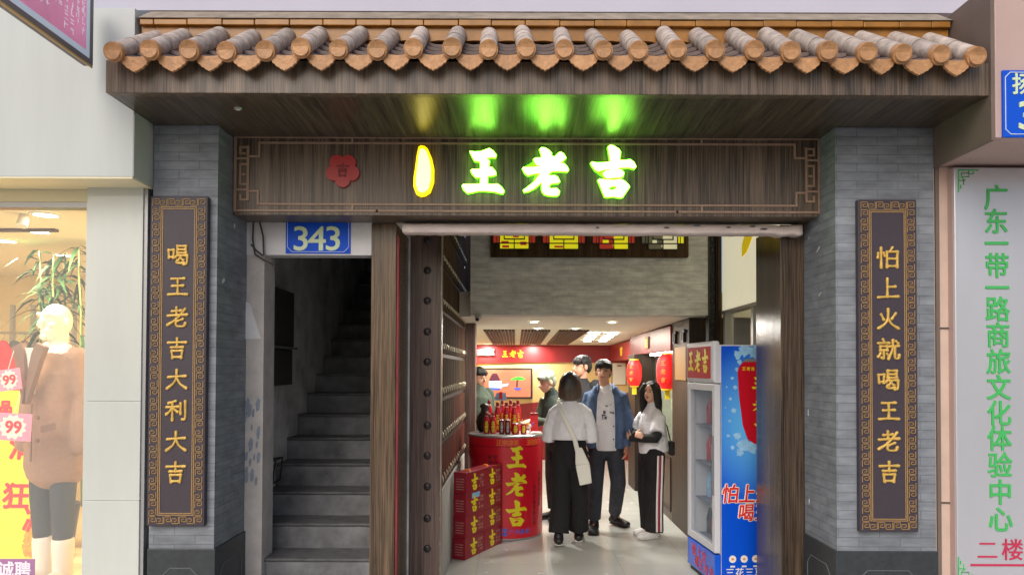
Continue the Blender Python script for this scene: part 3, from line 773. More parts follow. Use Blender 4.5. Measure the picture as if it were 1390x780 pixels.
b = MB(); b.prism([(p.x * .72, p.z * .86) for p in pp], (o.x, DS - .0305, o.z), (1, 0, 0), (0, 0, 1), .004); b.build('badge_face', 'led_yel_core', bd)
for ch, px, py in (('王', 656.1, 233.5), ('老', 740.3, 234.5), ('吉', 831.9, 234)):
    c = at(px, py, DS); c.y = DS - .0005; sz = 80 * DS * 1e-3; b = MB()
    put_logo(b, ch, c, sz, .02, grow=.0055); l = b.build('channel_letter', 'led_green_rim', t, bevel=.002)  # green letter sides, widened for the glow bleeding past each face
    b = MB(); put_logo(b, ch, c, sz, .012, z0=.0205); b.build('lit_face', 'led_green_core', l)

# ------------------------------------------------------------------ stairway
t = thing('doorway_header', 'white painted header panel above the dark stairway', 'wall', (-1.2, 4.8, 2.37))
MB().box(X(330, DW), X(503, DW), DW, 4.9, Z(347, DW), 2.75).build('panel', 'white_paint', t)
t = thing('house_number_plate', 'blue house number plate reading 343 above the stairway', 'sign', (at(430, 345, DW).x, DW, Z(345, DW)))
d = DW - .006; x0, x1, z0 = X(386, d), X(474.5, d), Z(345, d); z1 = z0 + .34
MB().box(x0, x1, d, DW - .0005, z0, z1).build('plate', 'plate_blue', t, bevel=.002)
b = MB(); e = .012; w = .004; c = .03
bp = [(x0 + e, z1 - e), (x0 + e, z0 + e + c), (x0 + e + c, z0 + e), (x1 - e - c, z0 + e), (x1 - e, z0 + e + c), (x1 - e, z1 - e)]
for p, q in zip(bp[:-1], bp[1:]): b.limb([(p[0], d - .001, p[1]), (q[0], d - .001, q[1])], [.002, .002], 6, cap=False)
b.build('border_line', 'plate_white', t)
b = MB()
for i, ch in enumerate('343'): put_text(b, ch, at(408.5 + i * 21.8, 323.5, d - .0005), .222, th=.002, bold=.010, wscale=1.1)
row_text(b, '北京路', at(431, 290, d - .0005), .10, .125, th=.002, bold=.012); b.build('digits', 'plate_num', t)
t = thing('door_post', 'peeling whitish post at the left edge of the stairway', 'post', (-1.7, 4.85, 0))
MB().box(X(293, DP) + .002, X(357.5, DW), DW, 4.98, 0, Z(347, DW) - .001).build('post', 'jamb_white', t)
b = MB(); b.prism([(0, 0), (.10, 0), (.025, .23), (0, .24)], (X(333, DW), DW - .0005, Z(461, DW)), (1, 0, 0), (0, 0, 1), .004); b.build('torn_patch', 'white_paint', t)
b = MB()
for k in range(22):
    px, py = random.uniform(333, 354), random.uniform(540, 655); c = at(px, py, DW - .0005 - k * .0001); w = random.uniform(.012, .03)
    b.prism([(-w * .3, -w * 1.6), (w * .4, -w), (w * .6, w * 1.2), (0, w * 1.8), (-w * .5, w * .4)], c, (1, 0, 0), (0, 0, 1), .001)
b.build('paint_smudge', 'smudge', t)
b = MB()
for pts in ([(344, 300), (343, 325), (346, 345), (357, 352), (371, 359)], [(352, 300), (357, 320), (358, 346)], [(341, 332), (348, 340), (356, 346)]):
    b.limb([at(p[0], p[1], 4.745) for p in pts], [.0055] * len(pts), 8)
tag(b.build('loose_cable', 'cable'), 'loose grey cables hanging at the top left of the stairway', 'cable')
tag(MB().box(-1.99, -1.84, 4.95, 9.3, 0, 5).build('stairwell_wall', 'stair_wall'), 'stained grey plaster wall along the left of the stairs', 'wall')
tag(MB().box(-.82, -.766, 5.322, 9.3, 0, 5).build('stairwell_wall', 'stair_wall'), 'hidden plaster wall between the stairs and the shop', 'wall')
tag(MB().box(-1.84, -.82, 9.2, 9.35, 0, 5).build('stairwell_wall', 'stair_wall'), 'dark plaster wall at the top of the stairs', 'wall')
b = MB(); b.hexa([(-1.84, 4.9, 2.42), (-.8, 4.9, 2.42), (-.8, 9.2, 4.5), (-1.84, 9.2, 4.5), (-1.84, 4.9, 2.7), (-.8, 4.9, 2.7), (-.8, 9.2, 4.8), (-1.84, 9.2, 4.8)])
struct(b.build('stairwell_ceiling', 'stair_wall'))
t = thing('staircase', 'worn dark concrete staircase climbing beside the shop entrance', 'stairs', (-1.3, 5, 0))
for k in range(-2, 15):
    z = .41 + .17 * k; y = 4.82 + .278 * k
    b = MB(); b.box(-1.84, -.82, y + .012, y + .32, max(0, z - .19), z - .02, 0); b.box(-1.84, -.82, y, y + .32, z - .02, z, 1)
    b.build('step', ['concrete', 'concrete_top'], t, bevel=.012)
t = thing('meter_cabinet', 'dark metal meter cabinet on the stairway left wall', 'cabinet', (-1.81, 5.6, 1.5))
MB().box(-1.839, -1.77, 5.36, 5.88, Z(470, 5.5), Z(390, 5.4)).build('upper_box', 'dark_box', t, bevel=.006)
MB().box(-1.839, -1.78, 5.36, 5.88, Z(524, 5.5), Z(474, 5.5)).build('lower_box', 'dark_box', t, bevel=.006)
MB().box(-1.839, -1.75, 5.33, 5.92, Z(473.5, 5.5), Z(470.5, 5.5)).build('shelf_lip', 'concrete', t)
b = MB(); q = [Vector((-1.83, 5.36, Z(626, 5.4))), Vector((-1.74, 5.36, Z(624, 5.4))), Vector((-1.76, 5.36, Z(655, 5.4))), Vector((-1.83, 5.36, Z(662, 5.4)))]
for dy in (0, .16):
    for i in range(4): b.limb([q[i] + Vector((0, dy, 0)), q[(i + 1) % 4] + Vector((0, dy, 0))], [.006, .006], 6)
for i in range(4): b.limb([q[i], q[i] + Vector((0, .16, 0))], [.005, .005], 6)
for k in range(1, 4): b.limb([q[1].lerp(q[2], k / 4), q[0].lerp(q[3], k / 4)], [.004, .004], 6)
tag(b.build('wire_basket', 'black'), 'small black wire basket fixed to the stairway wall', 'basket')

# ------------------------------------------------------------------ entrance frame
t = thing('door_jamb', 'wood grained left door jamb between stairway and shop', 'door frame', (-.85, 5, 0))
MB().box(X(503, DW), X(537, DW), DW, 5.32, 0, 2.589).build('jamb_board', 'wood_jamb', t, bevel=.003)
MB().box(X(537.6, DW) + .0005, X(540.3, DW), DW + .004, 4.83, 0, 2.51).build('red_edge', 'red_strip', t)
t = thing('door_jamb', 'dark glossy right door jamb beside the blue drinks fridge', 'door frame', (1.8, 5, 0))
MB().box(X(1060, DW), X(1135, DP) - .001, DW, 5.26, 0, 2.589).build('jamb_board', 'wood_gloss', t, bevel=.003)
t = thing('studded_door', 'narrow dark studded door leaf behind the left jamb', 'door', (-.65, 5.35, 0))
MB().box(-.765, X(598, 5.33), 5.33, 5.39, 0, 2.9).build('door_leaf', 'wood_dark', t, bevel=.003)
for py in (326, 367, 408, 450, 491, 533, 577, 618, 660, 703, 744):
    c = at(580, py, 5.33); b = MB(); b.ell((c.x, 5.329, c.z), (.028, .014, .028), 16); b.build('stud', 'stud', t)
b = MB(); xr = X(598, 5.33) + .001; b.box(xr, xr + .006, 5.322, 5.39, 0, 2.9)
for k in range(14): b.box(xr - .002, xr + .009, 5.317, 5.3215, .2 + k * .18, .225 + k * .18)
b.build('edge_rail', 'rail', t)
b = MB(); x0, x1 = X(545, 4.66), X(1090, 4.66); n = 90; rr_ = random.Random(11); rows = []
for i in range(n + 1):
    x = x0 + (x1 - x0) * i / n; e = .9 if i / n > .93 else 0
    zt = Z(303, 4.66) + rr_.uniform(-.0015, .0015) + e * rr_.uniform(-.010, .004); zb_ = Z(316, 4.66) + rr_.uniform(-.002, .003) - e * rr_.uniform(0, .012); j = rr_.uniform(-.0012, .0012)
    rows.append([(x, 4.66 + j, zb_), (x, 4.655 + j, zb_ + .012), (x, 4.657 + j, (zt + zb_) / 2), (x, 4.655 - j, zt - .01), (x, 4.675, zt), (x, 4.765, zt + .004), (x, 4.765, zb_)])
L7 = 7
b.add([p for r in rows for p in r], [(i * L7 + k, i * L7 + (k + 1) % L7, (i + 1) * L7 + (k + 1) % L7, (i + 1) * L7 + k) for i in range(n) for k in range(L7)] + [list(range(L7))[::-1], [n * L7 + k for k in range(L7)]], 0, True)
b.box(x0, x1, 4.69, 4.764, Z(300, 4.69), 2.589, 1)
for k in range(6):
    c = at(rr_.uniform(760, 1070), rr_.uniform(306, 312), 4.652); w = rr_.uniform(.012, .035); b.prism([(-w, -.004), (w * .4, -.006), (w, .002), (w * .1, .007), (-w * .6, .005)], c, (1, 0, 0), (0, 0, 1), .002, 1)
t = tag(b.build('lintel_beam', ['lintel', 'concrete']), 'chipped pinkish white lintel bar under the shop sign', 'lintel')

# ------------------------------------------------------------------ vestibule
tag(MB().box(-.765, -.62, 5.4, 8.06, 0, 3.3).build('side_wall', 'brick_in'), 'wall behind the medicine drawers at the left inside', 'wall')
struct(MB().box(-.76, 2.1, 4.78, 7.2, 3.3, 3.36).build('vestibule_ceiling', 'ceil_in'))
t = thing('medicine_cabinet', 'tall wooden medicine drawer cabinet with ring pulls along the left wall', 'cabinet', (-.58, 6.8, 0))
xf = -.552
MB().box(-.619, xf - .012, 5.45, 8.05, .73, 3.1).build('carcass', 'cab_dark', t)
MB().box(-.619, xf, 5.45, 8.05, 0, .728).build('plinth', 'pale_base', t, bevel=.003)
MB().box(-.619, xf + .012, 5.395, 5.448, 0, 3.1).build('end_post', 'wood_dark', t, bevel=.003)
NR, NC = 7, 14; hh = (3.08 - .75) / NR; ww = (8.05 - 5.46) / NC
for r_ in range(NR):
    for c_ in range(NC):
        y0 = 5.46 + c_ * ww + .014; y1 = y0 + ww - .028; z0 = .75 + r_ * hh + .016; z1 = z0 + hh - .032
        b = MB(); b.box(xf - .012, xf, y0, y1, z0, z1)
        dr = b.build('drawer', random.choice(['wood_cab', 'wood_cab', 'wood_red']) if r_ in (1, 3, 5) else ('wood_red' if r_ == 0 else 'wood_cab'), t, bevel=.004)
        m = (y0 + y1) / 2; zz = z0 + hh * .2
        b = MB(); b.lathe([(.0, .0), (.014, .0), (.011, .006), (0, .008)], (0, 0, 0), 12); b.xform(Matrix.Rotation(R(90), 4, 'Y')); b.xform(Matrix.Translation((xf, m, zz)))
        rp = [Vector((xf + .012, m + .016 * math.cos(a), zz - .016 + .018 * math.sin(a))) for a in np.linspace(0, 2 * math.pi, 13)]
        b.limb(rp, [.0035] * 13, 6, cap=False); b.build('ring_pull', 'pull', dr)
tag(MB().box(-.56, -.44, 8.07, 8.3, 0, 3.29).build('inner_pillar', 'wood_dark', bevel=.004), 'narrow dark brown pillar at the end of the drawer cabinet', 'pillar')
t = thing('brick_beam', 'pale grey brick beam over the shop passage with a lattice panel', 'wall', (.7, 7.1, 2.16))
MB().box(-.434, 1.83, 7.0, 7.2, 2.16, 3.299).build('beam', 'brick_in', t, bevel=.003)
t = thing('lattice_panel', 'wooden panel with red and yellow stained glass lattice motifs', 'panel', (.7, 6.95, 2.7))
MB().box(X(665, 6.93), X(935, 6.93), 6.93, 6.999, Z(348, 6.93), 3.2).build('panel', 'wood_cab', t, bevel=.004)
for i, px in enumerate((697.5, 765, 833, 900)):
    cx = X(px, 6.92); W2 = 29 * 6.92e-3; N2 = 20 * 6.92e-3; zb, zm = Z(338, 6.92), Z(330, 6.92); zt = zm + .30; y = 6.93
    col = [[0, 1, 1], [0, 1, 1], [0, 0, 1], [3, 2, 1]][i]
    b = MB()
    b.box(cx - W2, cx - N2, y - .004, y - .0005, zm, zt, 0 if i < 3 else 3); b.box(cx + N2, cx + W2, y - .004, y - .0005, zm, zt, 0 if i < 2 else (0 if i == 2 else 1))
    b.box(cx - N2, cx, y - .004, y - .0005, zb, zt, [1, 1, 0, 3][i]); b.box(cx, cx + N2, y - .004, y - .0005, zb, zt, [1, 1, 1, 2][i])
    # dabs of the other colour in the glass
    for q in range(5):
        w_ = random.uniform(.02, .05); a = random.uniform(-N2 + .05, N2 - .05); z_ = random.uniform(zb + .01, zb + .2)
        b.box(cx + a - w_, cx + a + w_, y - .0055 - q * .0004, y - .004, z_, z_ + random.uniform(.015, .04), [0, 0, 1, 2][i])
    gl = b.build('stained_glass', ['lat_red', 'lat_yel', 'lat_pale', 'lat_grey'], t)
    b = MB(); l = .009
    for a in (-W2, W2, -N2, N2): b.box(cx + a - l / 2, cx + a + l / 2, y - .016, y - .004, (zb if abs(a) < W2 - .01 else zm), zt)
    for a in (-W2 * .82, W2 * .82): b.box(cx + a - l / 3, cx + a + l / 3, y - .015, y - .004, zm, zt)
    b.box(cx - l / 2, cx + l / 2, y - .016, y - .004, zb, zb + .09)
    b.box(cx - N2, cx + N2, y - .017, y - .004, zb - l / 2, zb + l / 2); b.box(cx - W2, cx + W2, y - .017, y - .004, zm - l / 2, zm + l / 2)
    b.box(cx - .10, cx + .10, y - .017, y - .004, zb + .09, zb + .10); b.box(cx - .10, cx - .09, y - .018, y - .004, zb + .10, zb + .15); b.box(cx + .09, cx + .10, y - .018, y - .004, zb + .10, zb + .15)
    b.box(cx - .10, cx - .03, y - .0175, y - .004, zb + .15, zb + .16); b.box(cx + .03, cx + .10, y - .0175, y - .004, zb + .15, zb + .16)
    b.box(cx - .06, cx + .06, y - .0165, y - .004, zb + .2, zb + .21)
    b.build('lattice', 'lat_line', gl)
t = thing('carved_screen', 'tall narrow dark carved screen right of the brick beam', 'screen', (1.87, 7.0, 0))
MB().box(1.832, 1.915, 7.02, 7.1, 0, 3.3).build('backing', 'black', t)
b = MB(); b.box(1.832, 1.842, 6.99, 7.019, 0, 3.3); b.box(1.905, 1.915, 6.99, 7.019, 0, 3.3); z = .1
while z < 3.2:
    b.hexa([(1.842, 7.0, z), (1.905, 7.0, z + .03), (1.905, 7.018, z + .03), (1.842, 7.018, z), (1.842, 7.0, z + .008), (1.905, 7.0, z + .038), (1.905, 7.018, z + .038), (1.842, 7.018, z + .008)])
    if random.random() < .6: b.ell((1.873, 7.01, z + .08), (.022, .008, .022), 10)
    z += random.choice([.1, .13, .16])
b.build('carving', 'stud', t)
MB().box(1.916, 1.948, 6.96, 7.12, 0, 3.3).build('post', 'wood_cab', t)
t = thing('side_partition', 'cream partition with a white framed window high on the right', 'wall', (2.0, 6.1, 0))
zb = 2.2
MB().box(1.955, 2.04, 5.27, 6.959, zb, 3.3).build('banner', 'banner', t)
b = MB()
for y0, y1 in ((5.27, 5.31), (6.05, 6.10), (6.86, 6.92)): b.box(1.95, 2.03, y0, y1, 1.1, zb - .03)
b.box(1.945, 2.03, 5.27, 6.958, zb - .03, zb - .001); b.box(1.945, 2.03, 5.27, 6.958, 1.06, 1.1); b.build('window_frame', 'alu', t)
MB().box(2.0, 2.006, 5.28, 6.9, 1.1, zb - .03).build('window_pane', 'glass', t)
MB().box(1.955, 2.03, 5.27, 6.958, 0, 1.058).build('lower_panel', 'wood_dark', t)
b = MB(); c = [(0, 0), (.13, .02), (.34, .16), (.36, .42), (.24, .55), (0, .62), (-.06, .58), (-.03, .46), (.1, .42), (.16, .34), (.1, .2), (.0, .1)]
b.prism([(-p[0], p[1]) for p in c], (1.9545, 6.35, 2.62), (0, 1, 0), (0, 0, 1), -.004); b.build('yellow_lettering', 'banner_yel', t)
tag(MB().box(2.6, 2.7, 5.2, 7.0, 0, 3.3).build('back_room_wall', 'win_wall'), 'pale yellow wall seen through the white framed window', 'wall')
tag(MB().box(1.97, 2.45, 5.2, 5.262, 0, 3.3).build('return_wall', 'brick_in'), 'short return wall hidden behind the right jamb', 'wall')

# ------------------------------------------------------------------ shop interior
ZC = lambda y: 2.158 - (y - 7.2) * .0126
b = MB(); b.hexa([(-.76, 7.201, ZC(7.2)), (2.6, 7.201, ZC(7.2)), (2.6, 13.5, ZC(13.5)), (-.76, 13.5, ZC(13.5)), (-.76, 7.201, 2.4), (2.6, 7.201, 2.4), (2.6, 13.5, 2.4), (-.76, 13.5, 2.4)])
struct(b.build('shop_ceiling', 'ceil_in'))
for i, (x0, x1, l) in enumerate(((-.4, 0, 'left of the three dark slatted ceiling recesses'), (.07, .44, 'middle of the three dark slatted ceiling recesses'), (.54, .92, 'right of the three dark slatted ceiling recesses'))):
    b = MB(); n = 9; y0, y1 = 9.12, 12.85
    for k in range(n):
        a = x0 + (x1 - x0) * k / n; c = a + (x1 - x0) / n * .72
        b.hexa([(a, y0, ZC(y0) - .02), (c, y0, ZC(y0) - .02), (c, y1, ZC(y1) - .02), (a, y1, ZC(y1) - .02), (a, y0, ZC(y0) - .001), (c, y0, ZC(y0) - .001), (c, y1, ZC(y1) - .001), (a, y1, ZC(y1) - .001)])
    tag(b.build('ceiling_grille', 'slat'), l, 'ceiling panel', 'ceiling grilles of the shop')
def downlight(px, py, d, lbl, pw=0, mat='lamp', r=.06, zz=None, col=(1, .96, .88)):
    c = at(px, py, d); z = ZC(d) if zz is None else zz
    t = thing('downlight', lbl, 'ceiling light', (c.x, d, z), group='round ceiling lights')
    MB().lathe([(r * .8, -.002), (r * .86, -.012), (r * 1.15, -.004), (r * 1.15, -.0005)], (c.x, d, z), 24, caps=False).build('trim_ring', 'trim', t)
    MB().lathe([(0, -.008), (r * .84, -.008), (r * .84, -.0006), (0, -.0006)], (c.x, d, z), 24).build('diffuser', mat, t)
    if pw:
        l = bpy.data.lights.new('lamp', 'AREA'); l.shape = 'DISK'; l.size = .16; l.energy = pw; l.color = col
        lo = bpy.data.objects.new('lamp', l); COL.objects.link(lo); lo.parent = t; lo.location = (0, 0, -.02)
    return t
def dz_for(py): return .0126 * 7.2 + 2.158 - 1.65
def dd(py):   # distance at which the sloped ceiling shows at this row
    return (2.158 + .0126 * 7.2 - EYE) / ((HOR - py) / F + .0126)
for px, py, lbl, pw in ((725, 436, 'round downlight just behind the brick beam, left of centre', 24), (831, 436, 'round downlight just behind the brick beam, right of centre', 24),
                        (730, 445, 'downlight at the front edge of the dark ceiling grilles, left one', 16), (781, 445, 'downlight at the front edge of the dark ceiling grilles, right one', 16),
                        (661, 467, 'far downlight near the back wall at the left', 20), (724, 467, 'far downlight near the back wall at the middle', 20),
                        (797, 459, 'downlight near the right end of the back grilles', 18), (822, 450, 'downlight in front of the right wall red fascia', 18)):
    downlight(px, py, dd(py), lbl, pw)
t = thing('ceiling_lamp', 'cluster of small bright square lamps in two rows near the right wall', 'ceiling light', (1.15, 10.3, ZC(10.3)))
for i in range(4):
    for j in range(2):
        y = 9.6 + i * .62; x = .98 + j * .24 + i * .03; MB().box(x, x + .11, y, y + .16, ZC(y) - .02, ZC(y + .16) - .002).build('lamp_panel', 'lamp', t)
t = thing('back_wall', 'yellow back wall with red bands and gold 王老吉 letters', 'wall', (.4, 13.5, 0))
MB().box(-.9, 2.6, 13.4, 13.5, 0, 2.4).build('wall', 'yellow_wall', t)
arc = [(x, Z(491, 13.4) - .04 * ((x - .8) / 1.6) ** 2) for x in np.linspace(-.78, 2.59, 24)]
MB().prism([(2.59, 2.2), (-.78, 2.2)] + arc, (0, 13.399, 0), (1, 0, 0), (0, 0, 1), .03).build('upper_band', 'red_wall', t)
wav = [(x, 1.0 + .13 * (x / 1.2) if x > -.2 else .98 + .05 * (x + .2)) for x in np.linspace(-.78, 2.59, 24)]
MB().prism([(2.59, .0), (-.78, .0)] + wav, (0, 13.399, 0), (1, 0, 0), (0, 0, 1), .02).build('lower_band', 'red_wall', t)
b = MB()
for ch, px in zip('王老吉', (685.5, 696, 706.5)): put_logo(b, ch, at(px, 480, 13.368), .16, .01)
b.build('lettering', 'gold_txt', t)
b = MB(); c0, c1 = at(645, 482, 13.36), at(671, 473, 13.36); b.box(c0.x, c1.x, 13.34, 13.368, c0.z, c1.z, 0)
for k in range(4): b.box(c0.x, c1.x, 13.325, 13.3399, c0.z + k * .03, c0.z + .014 + k * .03, 1)
tag(b.build('air_vent', ['red_wall_dark', 'alu']), 'dark louvred air vent on the red band of the back wall', 'vent')
t = thing('television', 'wall mounted television showing an orange picture with a teapot and bonsai', 'television', (-.15, 13.35, 1.1))
x0, x1, z0, z1 = X(655, 13.3), X(723, 13.3), Z(541, 13.3), Z(499, 13.3)
MB().box(x0, x1, 13.30, 13.395, z0, z1).build('bezel', 'tv_frame', t, bevel=.006)
e = .035; MB().box(x0 + e, x1 - e, 13.296, 13.2995, z0 + e, z1 - e).build('screen', 'tv_screen', t)
def scr(pl, mi, mb, q): mb.prism([(p[0] * (x1 - x0) + x0, p[1] * (z1 - z0) + z0) for p in pl], (0, 13.2955 - q * .0006, 0), (1, 0, 0), (0, 0, 1), .0005, mi)
b = MB()
scr([(.13, .58), (.36, .58), (.32, .72), (.29, .82), (.2, .82), (.16, .72)], 0, b, 0)
scr([(.13, .36), (.38, .34), (.38, .58), (.13, .57)], 1, b, 1); scr([(.36, .45), (.52, .5), (.5, .42), (.38, .38)], 1, b, 2)
scr([(.16, .28), (.34, .28), (.36, .35), (.15, .36)], 2, b, 3); scr([(.55, .6), (.6, .66), (.7, .72), (.8, .7), (.86, .64), (.8, .6), (.68, .61)], 3, b, 4)
scr([(.67, .38), (.7, .38), (.71, .61), (.68, .61)], 0, b, 5); scr([(.62, .36), (.78, .36), (.75, .28), (.66, .28)], 2, b, 6)
b.build('picture', ['tv_roof', 'tv_white', 'tv_blue', 'tv_green'], t)
# right wall
t = thing('side_pier', 'brown panelled pier with a gold plaque behind the fridge', 'wall', (1.8, 7.6, 0))
MB().box(1.7, 2.3, 7.22, 8.0, 0, 2.15).build('panelling', 'wood_pier', t, bevel=.004)
MB().box(1.685, 1.6995, 7.3, 7.8, Z(515, 7.55), Z(470, 7.55)).build('gold_plaque', 'plaque', t, bevel=.003)
b = MB()
for y in (7.35, 7.75):
    b.box(1.67, 1.6998, y, y + .03, 1.92, 2.05); b.box(1.67, 1.6998, y + .031, y + .1, 1.92, 1.94); b.box(1.67, 1.6998, y + .07, y + .1, 1.9405, 2.03); b.box(1.67, 1.6998, y - .05, y - .001, 2.02, 2.04)
b.build('bracket', 'black', t)
t = thing('display_case', 'lit glass display case set into the right wall', 'display case', (1.9, 9.1, 0))
MB().box(1.7, 2.3, 8.002, 10.0, 0, .76).build('base_cabinet', 'case_base', t, bevel=.004)
b = MB()
for k in range(3):
    y0 = 8.05 + k * .65; b.box(1.688, 1.6995, y0, y0 + .58, .1, .13); b.box(1.688, 1.6995, y0, y0 + .58, .66, .69); b.box(1.688, 1.6995, y0, y0 + .03, .131, .659); b.box(1.688, 1.6995, y0 + .55, y0 + .58, .131, .659)
b.build('door_frame', 'wood_pier', t)
b = MB()
for k in range(3): b.box(1.675, 1.6878, 8.56 + k * .65, 8.58 + k * .65, .35, .47)
b.build('handle', 'pull', t)
MB().box(2.28, 2.3, 8.002, 10.0, .762, 1.85).build('back_panel', 'case_lit', t)
b = MB()
for z in (1.1, 1.4, 1.66): b.box(1.95, 2.279, 8.01, 9.99, z, z + .008)
b.build('shelf', 'fr_glass', t)
MB().box(1.9, 1.906, 8.01, 9.99, .763, 1.848).build('glass_front', 'glass_case', t)
b = MB()
for y in (8.5, 9.0, 9.5): b.box(2.255, 2.2795, y, y + .03, .8, 1.84)
b.build('light_strip', 'case_strip', t)
for z in (.765, 1.11, 1.41):
    for k in range(7):
        y = 8.15 + k * .26; r = random.uniform(.03, .06); h = random.uniform(.1, .2)
        o = MB().lathe([(r * .9, 0), (r, .01), (r, h * .7), (r * .6, h * .85), (r * .6, h)], (2.1, y, z + .001), 14).build('medicine_jar', 'case_goods')
        tag(o, 'small brownish jar or package on a display case shelf', 'jar', 'goods inside the display case')
t = thing('wall_fascia', 'dark red fascia with a gold emblem along the right wall', 'wall', (1.75, 9.3, 1.85))
MB().box(1.68, 2.3, 8.002, 10.8, 1.852, 2.12).build('fascia', 'red_wall_dark', t, bevel=.003)
b = MB(); b.box(1.662, 1.6795, 9.25, 9.5, 1.91, 2.06); b.build('emblem_plate', 'plaque', t, bevel=.006)
b = MB(); put_brush(b, '吉', (1.6615, 9.375, 1.985), .17, .11, .009, .004, (0, -1, 0)); b.build('emblem', 'gold_txt', t)
for k, y in enumerate((8.25, 8.7, 9.15, 9.6)):
    t = thing('case_light', ['nearest', 'second nearest', 'third nearest', 'farthest'][k] + ' spotlight in the row under the dark red fascia', 'ceiling light', (1.8, y, 1.85), group='spotlights under the red fascia')
    MB().lathe([(0, -.03), (.045, -.03), (.05, -.002), (0, -.002)], (1.8, y, 1.852), 16).build('diffuser', 'lamp', t)
tag(MB().box(1.62, 2.2, 10.02, 10.6, 0, 1.85).build('wood_column', 'wood_pier', bevel=.004), 'brown wooden column between the display case and back wall', 'pillar')
t = thing('wall_fascia', 'short red fascia with gold emblem next to the back wall', 'wall', (1.9, 12, 1.8))
MB().box(1.72, 2.5, 10.81, 13.36, 1.8, 2.08).build('fascia', 'red_wall', t)
b = MB(); put_brush(b, '吉', (1.7195, 12.0, 1.94), .3, .14, .014, .006, (0, -1, 0)); b.build('emblem', 'gold_txt', t)
t = thing('framed_notice', 'white framed notice on the yellow wall behind the man in denim', 'notice', (1.9, 13.37, 1.3))
c0, c1 = at(830, 523, 13.38), at(850.5, 491, 13.38)
MB().box(c0.x, c1.x, 13.37, 13.3995, c0.z, c1.z).build('frame', 'gold_line', t); MB().box(c0.x + .02, c1.x - .02, 13.366, 13.3697, c0.z + .02, c1.z - .02).build('sheet', 'paper', t)
b = MB(); b.box(c0.x + .1, c0.x + .18, 13.364, 13.3658, c1.z - .08, c1.z - .06); b.build('heading', 'red_wall', t)
def lantern(px, py, d, h, w, lbl):
    c = at(px, py, d); t = thing('red_lantern', lbl, 'lantern', (c.x, d, c.z - h / 2), group='red paper lanterns on the right')
    n = 20; prof = []; 
    for k in range(n + 1):
        a = -1 + 2 * k / n; prof.append((w / 2 * (1 - abs(a) ** 3.2 * .45), a * h * .46))
    MB().lathe(prof, c, 32).build('shade', 'lantern', t)
    b = MB()
    for s in (-1, 1): b.lathe([(w * .29, s * h * .46), (w * .29, s * h * .5), (0, s * h * .5)], c, 24, caps=False)
    b.build('rim', 'gold_txt', t)
    b = MB()
    for i, ch in enumerate('王老吉'):
        zz = c.z + (1 - i) * h * .22
        put_brush(b, ch, (c.x - w * .28, d - w * .40, zz), w * .26, h * .13, .004, .004, (.8, -.6, 0))
    b.build('lettering', 'lantern_text', t)
    MB().box(c.x - .03, c.x + .03, d - .002, d + .002, c.z - h / 2 - .1, c.z - h / 2 - .001).build('tassel_tag', 'yellow_tag', t)
    MB().cyl((c.x, d, c.z + h / 2), (c.x, d, max(1.85, c.z + h / 2 + .03)), .004, None, 8).build('cord', 'black', t)
lantern(861, 506, 9.85, .37, .20, 'red paper lantern farther back beside the wooden column')
lantern(906, 504, 8.25, .42, .24, 'red paper lantern nearer the fridge, partly hidden by the brown pier')
for l_ in ('left',): pass
tag(MB().box(-.85, -.79, 9.36, 13.5, 0, 2.4).build('left_room_wall', 'yellow_wall'), 'yellow wall at the far left inside the shop', 'wall')
tag(MB().box(2.6, 2.66, 7.2, 13.5, 0, 2.4).build('right_room_wall', 'yellow_wall'), 'yellow wall at the far right inside the shop', 'wall')
tag(MB().box(-.76, -.565, 8.07, 8.13, 0, 2.4).build('left_room_wall', 'wood_dark'), 'dark partition behind the end of the drawer cabinet', 'wall')
b = MB(); c = at(649, 431, 6.97); b.box(c.x - .03, c.x + .03, 6.97, 6.999, c.z - .01, c.z + .03, 0)
b.cyl((c.x, 6.985, c.z), (c.x - .005, 6.90, c.z - .02), .022, .022, 16, 0); b.cyl((c.x - .005, 6.9, c.z - .02), (c.x - .0055, 6.893, c.z - .0215), .015, .015, 12, 1)
tag(b.build('security_camera', ['cctv', 'black']), 'small white security camera under the left end of the brick beam', 'camera')
# the clothes shop window is lit by its own lamps; the vestibule has none

# ------------------------------------------------------------------ drum display, bottles, boxes
DC = Vector((-.098, 7.46, 0)); DR, DH = .372, 1.0
t = thing('drum_display', 'red can shaped display drum with large yellow 王老吉 lettering', 'display stand', DC)
MB().lathe([(DR - .012, .0), (DR - .004, .012), (DR - .012, .03)], DC, 64).build('base_rim', 'drum_rim', t)
MB().lathe([(DR, .02), (DR, DH - .02)], DC, 96, caps=False).build('body', 'drum_red', t)
MB().lathe([(DR - .004, DH - .022), (DR + .012, DH - .012), (DR + .012, DH), (DR - .01, DH + .006), (0, DH + .004)], DC, 64, caps=False).build('top_rim', 'drum_rim', t)
def drum_warp(a0, z0, off=.0):
    def f(x, y, z):
        a = a0 + x / DR; r = DR + off + z
        return DC + Vector((r * math.sin(a), -r * math.cos(a), z0 + y))
    return f
def dang(px): return math.asin(max(-1, min(1, (X(px, 7.12) - DC.x) / DR)))
def wrapped_brush(b, ch, a0, z0, w, h, sw):
    k = len(b.v); put_logo(b, ch, (0, 0, 0), w, .004, (1, 0, 0), (0, 0, 1)); f = drum_warp(a0, z0, .001)
    for i in range(k, len(b.v)): v = b.v[i]; b.v[i] = f(v.x, v.z, -v.y)
a0 = dang(702); b = MB()
for ch, py in (('王', 620), ('老', 657), ('吉', 696)): wrapped_brush(b, ch, a0, Z(py, 7.1), .285, .20, .02)
b.build('lettering', 'drum_yel', t)
b = MB()
for k, ch in enumerate('正宗凉茶'): put_text(b, ch, (0, 0, 0), .06, th=.002, bold=.02, warp=drum_warp(dang(678) + k * .15, DH - .062, .001))
